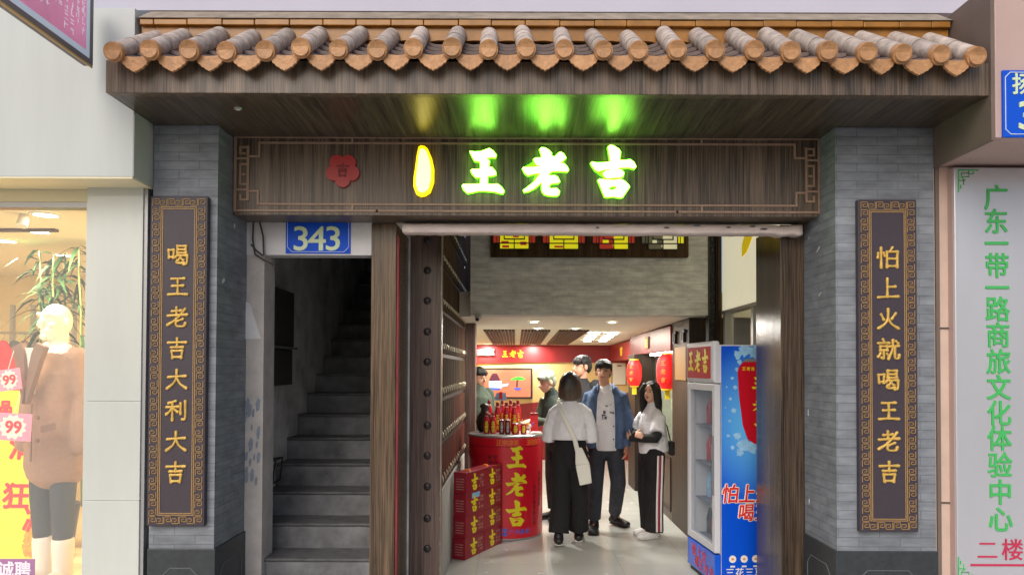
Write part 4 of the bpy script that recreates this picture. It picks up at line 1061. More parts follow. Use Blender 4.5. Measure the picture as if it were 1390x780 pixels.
for k, ch in enumerate('王老吉'): put_text(b, ch, (0, 0, 0), .06, th=.002, bold=.02, warp=drum_warp(dang(718) + k * .13, DH - .062, .001))
b.build('rim_text', 'drum_org', t)
MB().lathe([(DR + .0008, DH - .105), (DR + .0008, DH - .1)], DC, 64, caps=False).build('rim_line', 'drum_dark', t)
b = MB()
for px, z0, n in ((666, .80, 5), (673, .80, 5), (734, .62, 7), (726, .5, 8)):
    for k in range(n): put_text(b, random.choice('清热去火解暑凉茶植物饮料'), (0, 0, 0), .045, th=.001, bold=.01, warp=drum_warp(dang(min(px, 733)), z0 - k * .05, .001))
b.build('small_text', 'drum_dark', t)
b = MB()
for k, ch in enumerate('广药集团'): put_text(b, ch, (0, 0, 0), .05, th=.001, bold=.015, warp=drum_warp(dang(695) + k * .15, .085, .001))
for dx in (-.02, .02):
    for dz in (-.02, .02):
        f = drum_warp(dang(684) + dx / DR, .085 + dz, .0015); v = [f(-.016, -.016, 0), f(.016, -.016, 0), f(.016, .016, 0), f(-.016, .016, 0)]; b.add(v, [(0, 1, 2, 3)])
b.build('maker_mark', 'drum_blue', t)

def bottle(px, py, d, h, r, lbl, grp='red drink bottles on the drum', base=DH + .005):
    c = at(px, py, d); t = thing('drink_bottle', lbl, 'bottle', (c.x, d, base), group=grp)
    c = Vector((c.x, d, base))
    MB().lathe([(r * .9, 0), (r, .008), (r, h * .62), (r * .92, h * .7), (r * .45, h * .86), (r * .42, h * .9)], c, 20).build('body', 'can_red', t)
    MB().lathe([(r * .46, h * .895), (r * .5, h * .9), (r * .5, h), (r * .4, h * 1.01)], c, 16).build('cap', 'red_wall', t)
    MB().lathe([(r * .62, h * .79), (r * .44, h * .868)], c, 16, caps=False).build('neck_band', 'paper', t)
    b = MB()
    for i, ch in enumerate('王老吉'): put_brush(b, ch, (c.x, d - r - .0005, base + h * (.52 - i * .18)), r * 1.0, h * .15, .0042, .002)
    b.build('lettering', 'drum_yel', t)
for k, px in enumerate((661, 671, 675.5, 687.5, 698.5)):
    if k < 2: bottle((660.5, 669.5)[k], 580, 7.33, .205, .031, ('short red bottle at the left end of the drum top', 'second short red bottle from the left on the drum top')[k])
    else: bottle(px, 570, 7.52, .30, .036, ('tall red bottle left of the tall three on the drum', 'middle of the tall three red bottles on the drum', 'tall red bottle right of the tall three on the drum')[k - 2])
for k, px in enumerate((664, 681.5, 693, 703)):
    bottle(px, 570, 7.66, .315, .034, ['back row red bottle at the left of the drum', 'back row red bottle behind the left pair of tall bottles', 'back row red bottle behind the right pair of tall bottles', 'back row red bottle at the right of the tall bottles'][k])
def can(px, d, lbl, base=DH + .005, r=.033, h=.115, m='can_red'):
    x = X(px, d); t = thing('drink_can', lbl, 'can', (x, d, base), group='drink cans on the drum'); c = Vector((x, d, base))
    MB().lathe([(r * .82, 0), (r, .008), (r, h - .012), (r * .84, h)], c, 20).build('body', m, t)
    MB().lathe([(r * .84, h), (r * .8, h + .003), (r * .78, h - .002), (0, h - .002)], c, 20, caps=False).build('lid', 'drum_rim', t)
    b = MB()
    for i, ch in enumerate('王老吉'): put_brush(b, ch, (x, d - r - .0005, base + h * (.74 - i * .24)), r * .9, h * .2, .0035, .002)
    b.build('lettering', 'drum_yel' if m == 'can_red' else 'drum_rim', t)
for px, d, m, l in ((681.5, 7.28, 'drum_dark', 'slim dark red can in the front middle of the drum top'), (689.5, 7.26, 'drum_dark', 'second slim dark red can beside its twin on the drum top')): can(px, d, l, h=.14, r=.027, m=m)
can(700, 7.27, 'red can right of the dark slim cans', h=.105, r=.037); can(711, 7.3, 'red can farthest right on the drum top', h=.1, r=.03)
x = X(725, 7.55); t = thing('gift_box', 'tall plain red gift box at the right of the drum top', 'box', (x, 7.55, DH + .005))
MB().box(x - .04, x + .04, 7.5, 7.57, DH + .005, DH + .18).build('carton', 'poster_red', t, bevel=.003); MB().box(x - .041, x + .041, 7.499, 7.571, DH + .1805, DH + .2).build('lid', 'red_wall', t, bevel=.003)
x = X(715, 7.42); t = thing('paper_ornament', 'small white and orange paper animal ornament beside the cans', 'ornament', (x, 7.42, DH))
b = MB(); b.ell((x, 7.42, DH + .075), (.05, .02, .028), 12, 0); b.ell((x - .05, 7.41, DH + .1), (.022, .018, .022), 12, 0); b.ell((x + .01, 7.418, DH + .085), (.022, .02, .03), 10, 1)
for q in (-.03, .03):
    b.limb([(x + q, 7.42, DH + .07), (x + q * 1.2, 7.42, DH + .01)], [.008, .007], 8, mi=0)
for q in (-.065, -.04): b.limb([(x + q, 7.41, DH + .11), (x + q * 1.1, 7.41, DH + .145)], [.006, .002], 6, mi=1)
b.limb([(x + .05, 7.42, DH + .08), (x + .075, 7.42, DH + .12)], [.006, .002], 6, mi=2); b.build('figure', ['paper', 'poster_org', 'drum_blue'], t)
b = MB(); x = X(728, 7.3); 
for k in range(5): b.box(x - .055 + k * .003, x + .055 - k * .002, 7.22 + k * .004, 7.36, DH + .0065 + k * .004, DH + .0095 + k * .004)
tag(b.build('leaflet_stack', 'paper'), 'stack of white leaflets at the right edge of the drum top', 'leaflets')
x = X(680, 7.6); zt = DH + .325
t = thing('card_sign', 'small blue and white card with a red can picture above the bottles', 'sign', (x, 7.6, zt))
MB().prism([(-.065, 0), (.065, 0), (.05, .075), (-.045, .075)], (x, 7.6, zt), (1, 0, 0), (0, 0, 1), .006).build('card', 'splash', t)
MB().prism([(-.016, .012), (.016, .012), (.016, .085), (-.016, .085)], (x, 7.5935, zt), (1, 0, 0), (0, 0, 1), .004).build('can_picture', 'poster_red', t)
MB().cyl((x, 7.603, DH + .01), (x, 7.603, zt + .01), .004, None, 8).build('stem', 'drum_rim', t)
c = at(650, 563, 7.5); t = thing('pottery_jar', 'dark brown pottery jar standing at the left edge of the drum top', 'jar', (c.x + .06, 7.55, DH + .006))
c = Vector((c.x + .055, 7.55, DH + .006))
MB().lathe([(.05, 0), (.075, .03), (.088, .1), (.075, .16), (.04, .2), (.035, .24)], c, 28).build('body', 'jar', t)
MB().lathe([(.036, .24), (.05, .25), (.046, .275), (.01, .29)], c, 24).build('stopper', 'jar', t)

A = Vector((-.427, 6.37, 0)); Bp = Vector((-.126, 7.02, 0)); ux = (Bp - A).normalized(); ud = Vector((-ux.y, ux.x, 0))
bw = (Bp - A).length / 2; bh = .188; bd = .125
cols = ('near', 'far'); rows = ('bottom', 'second', 'third', 'top')
for c_ in range(2):
    for r_ in range(4):
        jx = random.uniform(-.004, .004)
        o = A + ux * (c_ * bw + .002) + ZV * (r_ * bh) + ud * jx
        t = thing('gift_carton', 'red 吉 drink carton, %s of the %s stack beside the drum' % (rows[r_] + (' one' if r_ in (0, 3) else ' from the bottom'), cols[c_]), 'carton', o + ux * bw / 2 + ud * bd / 2, group='red drink cartons stacked by the drum')
        w = bw - .004; h = bh - .002
        q = [o, o + ux * w, o + ux * w + ud * bd, o + ud * bd]
        b = MB(); b.hexa(q + [p + ZV * h for p in q]); b.build('carton', 'box_red', t, bevel=.003)
        b = MB(); cc = o + ux * w * .5 + ZV * h * .5 - ud * .0
        put_logo(b, '吉', o + ux * w * .44 + ZV * h * .5, .17, .002, ux, ZV)
        b.build('lettering', 'drum_yel', t)
        b = MB(); n = -ud
        for k in range(3):
            for m_ in range(4):
                if random.random() < .85:
                    p = o + ux * (w * .66 + k * .032) + ZV * (h * .18 + m_ * .03) + n * .0008
                    b.add([p, p + ux * .024, p + ux * .024 + ZV * .02, p + ZV * .02], [(0, 1, 2, 3)])
        # side panel text block
        for m_ in range(5):
            p = o - ux * .0008 + ud * .02 + ZV * (h * .2 + m_ * .022); b.add([p, p + ud * .08, p + ud * .08 + ZV * .008, p + ZV * .008], [(0, 1, 2, 3)])
        b.build('printing', 'box_print', t)
        if r_ == 3:
            b = MB(); p = o + ux * w * .4 + ud * bd * .5 + ZV * h; b.cyl(p, p + ZV * .012, .03, .022, 16); b.build('seal', 'drum_org', t)
        if r_ == 2 and c_ == 0:
            b = MB(); p = o + ux * w * .3 + ZV * h * .74 + n * .001; b.add([p, p + ux * .15, p + ux * .15 + ZV * .045, p + ZV * .045], [(0, 1, 2, 3)]); b.build('price_sticker', 'splash', t)

# ------------------------------------------------------------------ drinks fridge
fr = thing('drinks_fridge', 'blue glass door drinks fridge with red 王老吉 header at the right', 'fridge', (1.5, 5.56, 0), R(5))
FW, FL, FH = .44, .64, 1.866; zh = 1.545
b = MB()
b.box(.05, FW, 0, .03, .04, zh); b.box(.05, FW, FL - .03, FL, .04, zh); b.box(FW - .03, FW, .031, FL - .031, .04, zh); b.box(.05, FW - .031, .031, FL - .031, .04, .26)
b.box(0, FW, 0, FL, zh + .001, FH - .03); b.build('cabinet', 'fr_white', fr, local=True, bevel=.004)
b = MB()
for z in (.3, .6, .9, 1.2, 1.5): b.box(.06, FW - .035, .032, FL - .032, z - .006, z)
b.build('shelf', 'fr_in', fr, local=True)
MB().box(-.012, .045, -.002, FL + .002, zh + .008, FH).build('header_box', 'fr_white', fr, local=True, bevel=.02)
MB().box(-.018, -.0125, .05, FL - .05, zh + .035, FH - .04).build('header_panel', 'header_red', fr, local=True, bevel=.004)
b = MB()
for i, ch in enumerate('王老吉'): put_logo(b, ch, (-.0185, FL / 2 + (1 - i) * .17, (zh + FH) / 2 + .01), .215, .003, (0, -1, 0), narrow=.85)
b.build('header_lettering', 'drum_yel', fr, local=True)
d = bpy.data.objects.new('door', None)
b = MB(); f_ = .055; z0, z1 = .27, zh - .006
b.box(0, .045, 0, f_, z0, z1); b.box(0, .045, FL - f_, FL, z0, z1); b.box(0, .045, f_, FL - f_, z0, z0 + f_); b.box(0, .045, f_, FL - f_, z1 - f_, z1)
door = b.build('door', 'fr_white', fr, local=True, bevel=.004)
MB().box(.012, .018, f_, FL - f_, z0 + f_, z1 - f_).build('glass', 'fr_glass', door, local=True)
MB().box(-.012, -.0005, .012, .035, .7, 1.15).build('handle', 'fr_seal', door, local=True, bevel=.004)
MB().box(.0, .048, 0, FL, .04, .255).build('lower_panel', 'fr_blue', fr, local=True, bevel=.004)
b = MB()
for i, ch in enumerate('怕上火'): put_text(b, ch, (-.0005, .47 - i * .12, .19), .1, (0, -1, 0), ZV, .001, .02)
for i, ch in enumerate('喝王老吉'): put_text(b, ch, (-.0005, .40 - i * .11, .1), .09, (0, -1, 0), ZV, .001, .02)
b.build('lower_lettering', 'can_red', fr, local=True)
b = MB(); b.box(.02, FW - .02, .02, FL - .02, 0, .039); b.build('feet', 'black', fr, local=True)
side = MB().box(.052, FW, -.006, -.0005, .05, FH - .04).build('side_graphic', 'fr_print', fr, local=True)
PXM = 5.56e-3
def fs(px, py, e=0): return Vector(((px - 969.5) * PXM, -.0065 - e, Z(py, 5.57)))
b = MB()   # pale glow of the printed background: ripple strokes round the can
cx_, cz_ = fs(1031, 548).x, fs(1031, 548).z
def blobpoly(c, r, n=14, j=.35): return [(c[0] + r * (1 + random.uniform(-j, j)) * math.cos(2 * math.pi * k / n), c[1] + r * (1 + random.uniform(-j, j)) * math.sin(2 * math.pi * k / n)) for k in range(n)]
k_ = 0
for px, py, r in [(1001, 480, .03), (1012, 474, .045), (1025, 477, .05), (1036, 478, .04), (1004, 490, .018), (994, 512, .012), (998, 524, .016), (991, 540, .012), (996, 556, .02), (990, 570, .012), (1001, 590, .028), (1008, 602, .045), (1020, 606, .05), (1004, 612, .03), (1034, 605, .04), (988, 590, .012), (994, 606, .014), (1000, 500, .014), (986, 524, .007), (984, 552, .006), (1040, 610, .03)]:
    p = fs(px, py); b.prism(blobpoly((0, 0), r), (p.x, -.0065 - k_ * .0002, p.z), (1, 0, 0), (0, 0, 1), .001); k_ += 1
b.build('splash_picture', 'splash', fr, local=True)
b = MB(); tl = .07
cp = [(1001, 505), (1003, 497), (1008, 491), (1020, 487), (1040, 486), (1057, 490), (1062, 500), (1061, 585), (1053, 597), (1040, 602), (1025, 601), (1015, 595), (1008, 575), (1003, 535)]
b.prism([(fs(*p).x, fs(*p).z) for p in cp], (0, -.0115, 0), (1, 0, 0), (0, 0, 1), .002, 0)
b.prism([(fs(*p).x, fs(*p).z) for p in [(1007, 490), (1012, 486), (1050, 484), (1055, 489)]], (0, -.0137, 0), (1, 0, 0), (0, 0, 1), .001, 1)
for ch, px, py in (('王', 1029, 518), ('老', 1031, 548), ('吉', 1033, 577)): put_logo(b, ch, fs(px, py, .0072), .13, .001, mi=2)
row_text(b, '王老吉', fs(1016, 499, .0072), .03, .035, th=.0006, bold=.02, mi=2)
b.build('can_picture', ['can_red', 'drum_rim', 'drum_yel'], fr, local=True)
for nm, mt, bo, e in (('slogan_outline', 'paper', .055, 0), ('slogan', 'poster_red', .018, .002)):
    b = MB()
    for i, ch in enumerate('怕上火'): put_text(b, ch, fs(990.5 + i * 24, 668, e), .15, th=.0015, bold=bo, skew=.12, wscale=.9)
    for i, ch in enumerate('喝王老吉'): put_text(b, ch, fs(1013 + i * 23, 694, e), .14, th=.0015, bold=bo, skew=.12, wscale=.9)
    b.build(nm, mt, fr, local=True)
b = MB()
for i in range(4):
    p = fs(994 + i * 16, 757); b.prism([(.028 * math.cos(a), .028 * math.sin(a)) for a in np.linspace(0, 2 * math.pi, 17)[:-1]], p, (1, 0, 0), (0, 0, 1), .001)
    q = fs(994 + i * 16, 767); b.prism([(-.018, -.006), (.018, -.006), (.018, .006), (-.018, .006)], q, (1, 0, 0), (0, 0, 1), .001)
row_text(b, '三花三草三叶', fs(1024, 775), .07, .075, th=.001, bold=.01); b.build('herb_icons', 'paper', fr, local=True)
b = MB()
for i in range(4):
    p = fs(994 + i * 16, 757, .0012); b.prism([(.01 * math.cos(a), .008 * math.sin(a)) for a in np.linspace(0, 2 * math.pi, 9)[:-1]], p, (1, 0, 0), (0, 0, 1), .001)
b.build('icon_centre', 'drum_org', fr, local=True)
# drinks on the shelves, seen through the glass
mI = Matrix.Translation(fr.location) @ Matrix.Rotation(R(5), 4, 'Z')
for s_, z in enumerate((.3, .6, .9, 1.2)):
    for k in range(5):
        p = mI @ Vector((.16, .1 + k * .11, z)); 
        o = MB().lathe([(.026, 0), (.03, .008), (.03, .13), (.012, .19), (.012, .21)], p, 14).build('drink_bottle', ['can_red', 'splash', 'paper', 'can_red', 'jar'][(k + 2 * s_) % 5])
        tag(o, 'bottle standing on a shelf inside the drinks fridge', 'bottle', 'bottles inside the fridge')

# ------------------------------------------------------------------ right neighbour
t = thing('steel_sign', 'brushed steel sign with green vertical characters and red 二楼', 'sign', (2.85, 4.3, .3))
d = 4.25; x0 = X(1297, d); x1 = X(1425, d); z0, z1 = .3, Z(225, d)
MB().box(x0, x1, d, 4.309, z0, z1).build('panel', 'steel', t, bevel=.006)
MB().box(x0 - .004, x0 - .0005, d + .01, 4.309, z0, z1).build('side_trim', 'pink_wall', t)
b = MB()
for i, (ch, py) in enumerate(zip('广东一带一路商旅文化体验中心', (268, 300, 330, 360, 390, 419, 454, 490, 525, 560, 594, 630, 667, 704))):
    put_text(b, ch, at(1351.5 + i * .5, py, d - .0005), .152, th=.004, bold=.016, wscale=.95)
b.build('green_lettering', 'sign_green', t)
b = MB(); put_text(b, '二', at(1340, 746, d - .0005), .125, th=.003); put_text(b, '楼', at(1374, 745, d - .0005), .13, th=.003, bold=.004)
p, q = at(1317, 766, d), at(1425, 766, d); b.box(p.x, q.x, d - .004, d - .0005, p.z - .006, p.z + .006); b.build('red_lettering', 'sign_red', t)
b = MB()
def orn(px, py, sy):
    pts = [[(0, 0), (0, 30)], [(0, 0), (27, 0)], [(4, 4), (14, 4), (14, 9), (4, 9), (4, 4)], [(0, 14), (7, 14), (7, 20)], [(14, 0), (14, 5), (20, 5), (20, 2)], [(4, 9), (9, 14)], [(3, 20), (3, 25)]]
    for pl in pts:
        P = [at(px + a, py + sy * c, d - .001) for a, c in pl]; b.limb(P, [.004] * len(P), 6, cap=False)
orn(1301, 231, 1); orn(1301, 785, -1); b.build('corner_ornament', 'sign_green', t)
t = thing('tile_trim', 'thin dark joint and beige trim strip left of the steel sign', 'trim', (2.47, 4.3, 0))
MB().box(X(1271, 4.3), X(1276, 4.3), 4.296, 4.309, 0, 2.84).build('edge', 'brown_side', t)
b = MB()
for py in (443, 680): b.box(X(1276, 4.3) + .001, 2.75, 4.304, 4.3095, Z(py, 4.3) - .004, Z(py, 4.3) + .004)
b.build('joint', 'seam', t)
t = thing('street_plate', 'blue street plate with white border at the upper right edge', 'sign', (2.7, 3.76, 2.85)); d = 3.755
x0 = X(1365, d); z0, z1 = Z(183, d), Z(93, d); x1 = x0 + .46
MB().box(x0, x1, d, 3.7695, z0 - .003, z1).build('plate', 'plate_blue', t, bevel=.002)
b = MB(); e = .012; c = .025
bp = [(x0 + e, z0 + e + c), (x0 + e, z1 - e - c), (x0 + e + c, z1 - e), (x1 - e - c, z1 - e), (x1 - e, z1 - e - c), (x1 - e, z0 + e + c), (x1 - e - c, z0 + e), (x0 + e + c, z0 + e), (x0 + e, z0 + e + c)]
for p, q in zip(bp[:-1], bp[1:]): b.limb([(p[0], d - .001, p[1]), (q[0], d - .001, q[1])], [.0025, .0025], 6, cap=False)
b.build('border_line', 'plate_white', t)
b = MB(); put_text(b, '扬', at(1388, 114, d - .0005), .115, th=.002, bold=.02); put_text(b, '3', at(1393, 157, d - .0005), .2, th=.002, bold=.02); b.build('lettering', 'plate_num', t)

# ------------------------------------------------------------------ left neighbour: clothes shop
t = thing('stone_pilaster', 'glossy white panel pilaster between the clothes shop and brick pillar', 'pillar', (-2.35, 4.4, 0))
x0, x1 = X(115, DP), X(191.5, DP)
zs = [0, Z(681, DP), Z(546, DP), 2.709]
for a, c in zip(zs[:-1], zs[1:]): MB().box(x0, x1, DP, 4.5, a + .001, c - .001).build('panel', 'pil_panel', t, bevel=.002)
MB().box(x1 + .001, x1 + .022, DP + .01, 4.62, 0, 2.709).build('edge_trim', 'alu', t)
MB().box(x0 - .02, x0 - .0005, DP + .03, 4.5, 0, 2.709).build('inner_return', 'pil_panel', t)
t = thing('shop_window', 'large clothes shop window with a grey metal head frame', 'window', (-3.6, 4.35, 0))
xr = x0 - .021
MB().box(-6, xr, 4.34, 4.42, Z(284, 4.34), Z(276, 4.34)).build('head_frame', 'alu', t, bevel=.003)
MB().box(-6, xr, 4.345, 4.42, Z(276, 4.34) + .0005, 2.709).build('header_panel', 'warm_soffit', t)
MB().box(-6, xr, 4.375, 4.383, .12, Z(284, 4.34) - .0005).build('pane', 'glass', t)
MB().box(-6, xr, 4.34, 4.42, 0, .1195).build('sill', 'alu', t, bevel=.003)
MB().box(-6, -2.14, 4.087, 4.34, 2.7, 2.7095).build('soffit_panel', 'warm_soffit', t)
zc2 = 2.64
struct(MB().box(-6, xr, 4.43, 8.2, zc2, zc2 + .05).build('clothes_shop_ceiling', 'ceil_in')); struct(MB().box(-6, xr, 4.43, 8.2, 0, .2).build('clothes_shop_floor', 'shop_floor'))
tag(MB().box(-6, xr, 8.0, 8.2, .2, zc2 - .001).build('clothes_shop_wall', 'shop_wall'), 'pale yellow back wall of the clothes shop', 'wall')
tag(MB().box(xr + .001, xr + .06, 4.505, 8.2, .0, zc2 + .04).build('clothes_shop_wall', 'shop_wall'), 'pale yellow side wall of the clothes shop next to the white pilaster', 'wall')
tag(MB().box(-6.1, -6.001, 4.43, 8.2, 0, zc2).build('clothes_shop_wall', 'shop_wall'), 'far left wall of the clothes shop outside the picture', 'wall')
for px, py, lbl, pw in ((62, 292, 'oval looking downlight nearest the clothes shop window', 0), (52, 315, 'second downlight of the clothes shop ceiling', 70), (8, 328, 'clothes shop downlight at the left picture edge', 70), (86, 347, 'bright clothes shop spotlight behind the bamboo leaves', 0)):
    d = (zc2 - EYE) / ((HOR - py) / F); downlight(px, py, d, lbl, pw, 'lamp_warm', .085, zc2, (1, .86, .62))
l = thing('window_spotlight', 'track spotlight over the shop window display, hidden by the fascia', 'ceiling light', (-3.2, 4.75, zc2)); MB().cyl((-3.2, 4.75, zc2 - .08), (-3.2, 4.78, zc2 - .001), .035, .03, 16).build('housing', 'trim', l)
sp = bpy.data.lights.new('lamp', 'SPOT'); sp.energy = 34; sp.color = (1, .9, .72); sp.spot_size = R(100); sp.shadow_soft_size = .06
spo = bpy.data.objects.new('lamp', sp); COL.objects.link(spo); spo.parent = l; spo.location = (0, 0, -.1); spo.rotation_euler = (R(16), 0, R(0))
b = MB()
for dx, y0 in ((0, 0), (.5, 0)): pass
MB_ = MB(); MB_.box(-4.6, -3.3, 5.25, 5.30, zc2 - .02, zc2 - .001); tag(MB_.build('air_grille', 'slat'), 'dark air grille in the clothes shop ceiling', 'vent')
t = thing('clothes_rail_wall', 'light vertical shelving posts along the clothes shop back', 'shelf', (-4, 7.8, .2))
for px in (12, 40, 96): MB().box(X(px, 7.7), X(px, 7.7) + .03, 7.7, 7.75, .2, 2.3).build('upright', 'alu', t)
MB().box(-6, xr, 7.62, 7.98, 1.05, 1.08).build('board', 'shop_wall', t)

# mannequin
mx, my = X(76, 5.0), 5.0
t = thing('mannequin', 'white mannequin in a long tan coat and dark leggings in the shop window', 'mannequin', (mx, my, .22), R(-18))
s = 1.08
b = MB(); v = lambda x, y, z: (x * s, y * s, z * s)
b.ell(v(0, .0, 1.615), (.078 * s, .098 * s, .105 * s), 20); b.ell(v(0, -.03, 1.555), (.058 * s, .062 * s, .07 * s), 18)
b.limb([v(0, -.088, 1.64), v(0, -.116, 1.592), v(0, -.10, 1.575)], [.012, .019, .013], 10); b.ell(v(0, -.085, 1.512), (.03, .03, .026), 12)
for q in (-1, 1):
    b.limb([v(q * .012, -.098, 1.648), v(q * .045, -.092, 1.652), v(q * .066, -.07, 1.64)], [.012, .013, .009], 8); b.ell(v(q * .05, -.066, 1.585), (.028, .03, .024), 12); b.ell(v(q * .083, .01, 1.6), (.012, .022, .036), 12)
b.limb([v(-.024, -.092, 1.545), v(0, -.102, 1.547), v(.024, -.092, 1.545)], [.007, .012, .007], 8)
b.limb([v(0, .02, 1.56), v(0, .02, 1.38)], [.052 * s, .06 * s], 16)
b.limb([v(0, 0, 1.42), v(0, 0, 1.25), v(0, 0, 1.05), v(0, 0, .92)], [(.14, .08), (.15, .1), (.12, .09), (.15, .1)], 18)
for q in (-1, 1):
    b.limb([v(q * .09, 0, .9), v(q * .085, -.01, .48), v(q * .08, 0, .12)], [.085, .055, .035], 14)
    b.limb([v(q * .08, .03, .04), v(q * .09, -.14, .03)], [.04, .03], 12)
b.build('body', 'mannequin', t, local=True, remesh=.0065, smooth=6)
for q in (-1, 1):
    MB().limb([v(q * .085, 0, .98), v(q * .085, -.01, .5), v(q * .08, 0, .20)], [.094 * s, .07 * s, .055 * s], 18).build('legging', 'leggings', t, local=True)
    b = MB(); b.limb([v(q * .08, 0, .24), v(q * .08, 0, .04)], [.066 * s, .056 * s], 16); b.limb([v(q * .08, .02, .04), v(q * .095, -.16, .025)], [.05, .036], 14); b.build('boot', 'mannequin', t, local=True, remesh=.012, smooth=2)
b = MB()
b.limb([v(0, .01, .70), v(0, .01, .9), v(0, .01, 1.1), v(0, .01, 1.28), v(0, .015, 1.40)], [(.225, .16), (.215, .155), (.19, .145), (.2, .13), (.15, .10)], 28)
for q in (-1, 1): b.limb([v(q * .17, .01, 1.38), v(q * .225, .02, 1.12), v(q * .23, -.02, .84)], [.075, .068, .062], 16)
b.build('coat', 'coat', t, local=True, remesh=.012, smooth=2)
b = MB()
for q in (-1, 1):
    b.prism([(q * .015, 1.10), (q * .10, 1.36), (q * .135, 1.44), (q * .06, 1.47), (q * .03, 1.40), (q * .0, 1.22)], v(0, -.245, 0), (s, 0, 0), (0, .06 * s, s), .03)
    b.prism([(q * .10, .93), (q * .2, .95), (q * .2, .99), (q * .10, .97)], v(0, -.166, 0), (s, 0, 0), (0, 0, s), .014)
    for z in (1.02, .88): b.cyl(v(q * .055, -.158, z), v(q * .055, -.172, z), .014, None, 12)
b.box(-.004, .004, -.177, -.168, .75 * s, 1.1 * s)
b.build('lapel', 'coat_dark', t, local=True)  # lapels share the coat's colour; their shadow is put into a darker tone
MB().prism([(-.05, 1.44), (.05, 1.44), (.04, 1.3), (0, 1.16), (-.04, 1.3)], v(0, -.142, 0), (s, 0, 0), (0, 0, s), .03).build('undershirt', 'mannequin', t, local=True)
MB().box(-6, xr - .001, 4.5, 5.9, .2005, .215).build('display_platform', 'shop_floor'); tag(bpy.data.objects['display_platform'], 'low pale display platform under the mannequin', 'platform')
# poster, tags, sign
d = 5.5; c0, c1 = at(-25, 757, d), at(84, 530, d)
t = thing('sale_poster', 'bright yellow sale poster with red characters behind the mannequin', 'poster', ((c0.x + c1.x) / 2, d, .22))
MB().box(c0.x, c1.x, d, d + .01, .217, c1.z).build('sheet', 'poster_yel', t)
b = MB()
for ch, px, py, h in (('清', 31, 605, .26), ('狂', 22, 672, .26), ('减', 50, 703, .26), ('甩', 66, 650, .26)): put_text(b, ch, at(px, py, d - .0005), h * .8, th=.003, bold=.028, skew=.08)
put_text(b, '品', at(8, 552, d - .0005), .1, th=.003, bold=.06); b.build('red_lettering', 'poster_red', t)
b = MB()
for k in range(26):
    px, py = random.uniform(32, 62), random.uniform(714, 752); c = at(px, py, d); b.prism(blobpoly((0, 0), random.uniform(.015, .035), 9), (c.x, d - .0005 - k * .0002, c.z), (1, 0, 0), (0, 0, 1), .0008)
b.build('leaf_print', 'poster_org', t)
def price(px, py, w, h, d, lbl, rot):
    c = at(px, py, d); t = thing('price_tag', lbl, 'price tag', (c.x, d, c.z - h * d / 2000), group='pink price tags')
    w *= d / 1000; h *= d / 1000; r = Vector((math.cos(rot), 0, math.sin(rot))); u = Vector((-math.sin(rot), 0, math.cos(rot)))
    MB().prism([(-w / 2, -h / 2), (w / 2, -h / 2), (w / 2, h / 2), (-w / 2, h / 2)], c, r, u, .004).build('card', 'tag_pink', t)
    b = MB(); st = []
    for k in range(24): a = 2 * math.pi * k / 24; q = (.5 if k % 2 else .40); st.append((w * .78 * q * math.cos(a), h * .95 * q * math.sin(a)))
    b.prism(st, c - Vector((0, .0045, 0)), r, u, .001); b.build('starburst', 'paper', t)
    b = MB(); put_text(b, '99', c - Vector((-w * .02, .006, 0)), h * .62, r, u, .001, .03); b.build('digits', 'poster_red', t)
    MB().cyl(c + u * h / 2, c + u * h / 2 + Vector((0, .05, .12)), .002, None, 6).build('string', 'paper', t)
price(13, 515, 32, 29, 4.75, 'smaller pink 99 price tag above the other one', R(8)); price(18, 579, 50, 37, 4.6, 'larger pink 99 price tag in front of the yellow poster', R(-3))
d = 4.45; c0, c1 = at(-40, 800, d), at(47, 758, d)
t = thing('window_notice', 'purple notice with 诚聘 at the bottom of the shop window', 'notice', ((c0.x + c1.x) / 2, d, c0.z)); MB().box(c0.x, c1.x, d, d + .006, c0.z, c1.z).build('sheet', 'purple', t)
b = MB()
for ch, px in (('诚', 8), ('聘', 31)): put_text(b, ch, at(px, 772, d - .0005), .10, th=.002, bold=.02)
b.build('lettering', 'lb_mark', t)
# hanging clothes at the left
for k, (px, py, m, l) in enumerate(((4, 500, 'cloth_red', 'bright red jacket hanging at the left edge of the shop window'), (20, 505, 'cloth_grey', 'dark grey garment hanging behind the red jacket'), (33, 500, 'coat_dark', 'brown garment hanging next to the mannequin'))):
    d = 7.2 + k * .15; c = at(px, 468, d); t = thing('hanging_garment', l, 'clothes', (c.x, d, c.z - .9), group='clothes hanging in the shop window')
    b = MB(); b.limb([(c.x, d, c.z - .86), (c.x, d, c.z - .5), (c.x, d, c.z - .12), (c.x, d, c.z)], [(.17, .07), (.17, .08), (.16, .08), (.05, .05)], 20)
    for q in (-1, 1): b.limb([(c.x + q * .14, d, c.z - .06), (c.x + q * .19, d, c.z - .35), (c.x + q * .2, d, c.z - .62)], [.055, .05, .045], 12)
    b.build('cloth', m, t, remesh=.014, smooth=2)
    MB().limb([(c.x, d, c.z), (c.x, d, c.z + .06), (c.x + .02, d, c.z + .09), (c.x, d, c.z + .11)], [.004] * 4, 6).build('hanger', 'rail', t)
tag(MB().cyl((-5.9, 7.35, 1.99), (-4.6, 7.35, 1.99), .012, None, 12).build('hanging_rail', 'rail'), 'metal rail the clothes hang from in the shop window', 'rail')
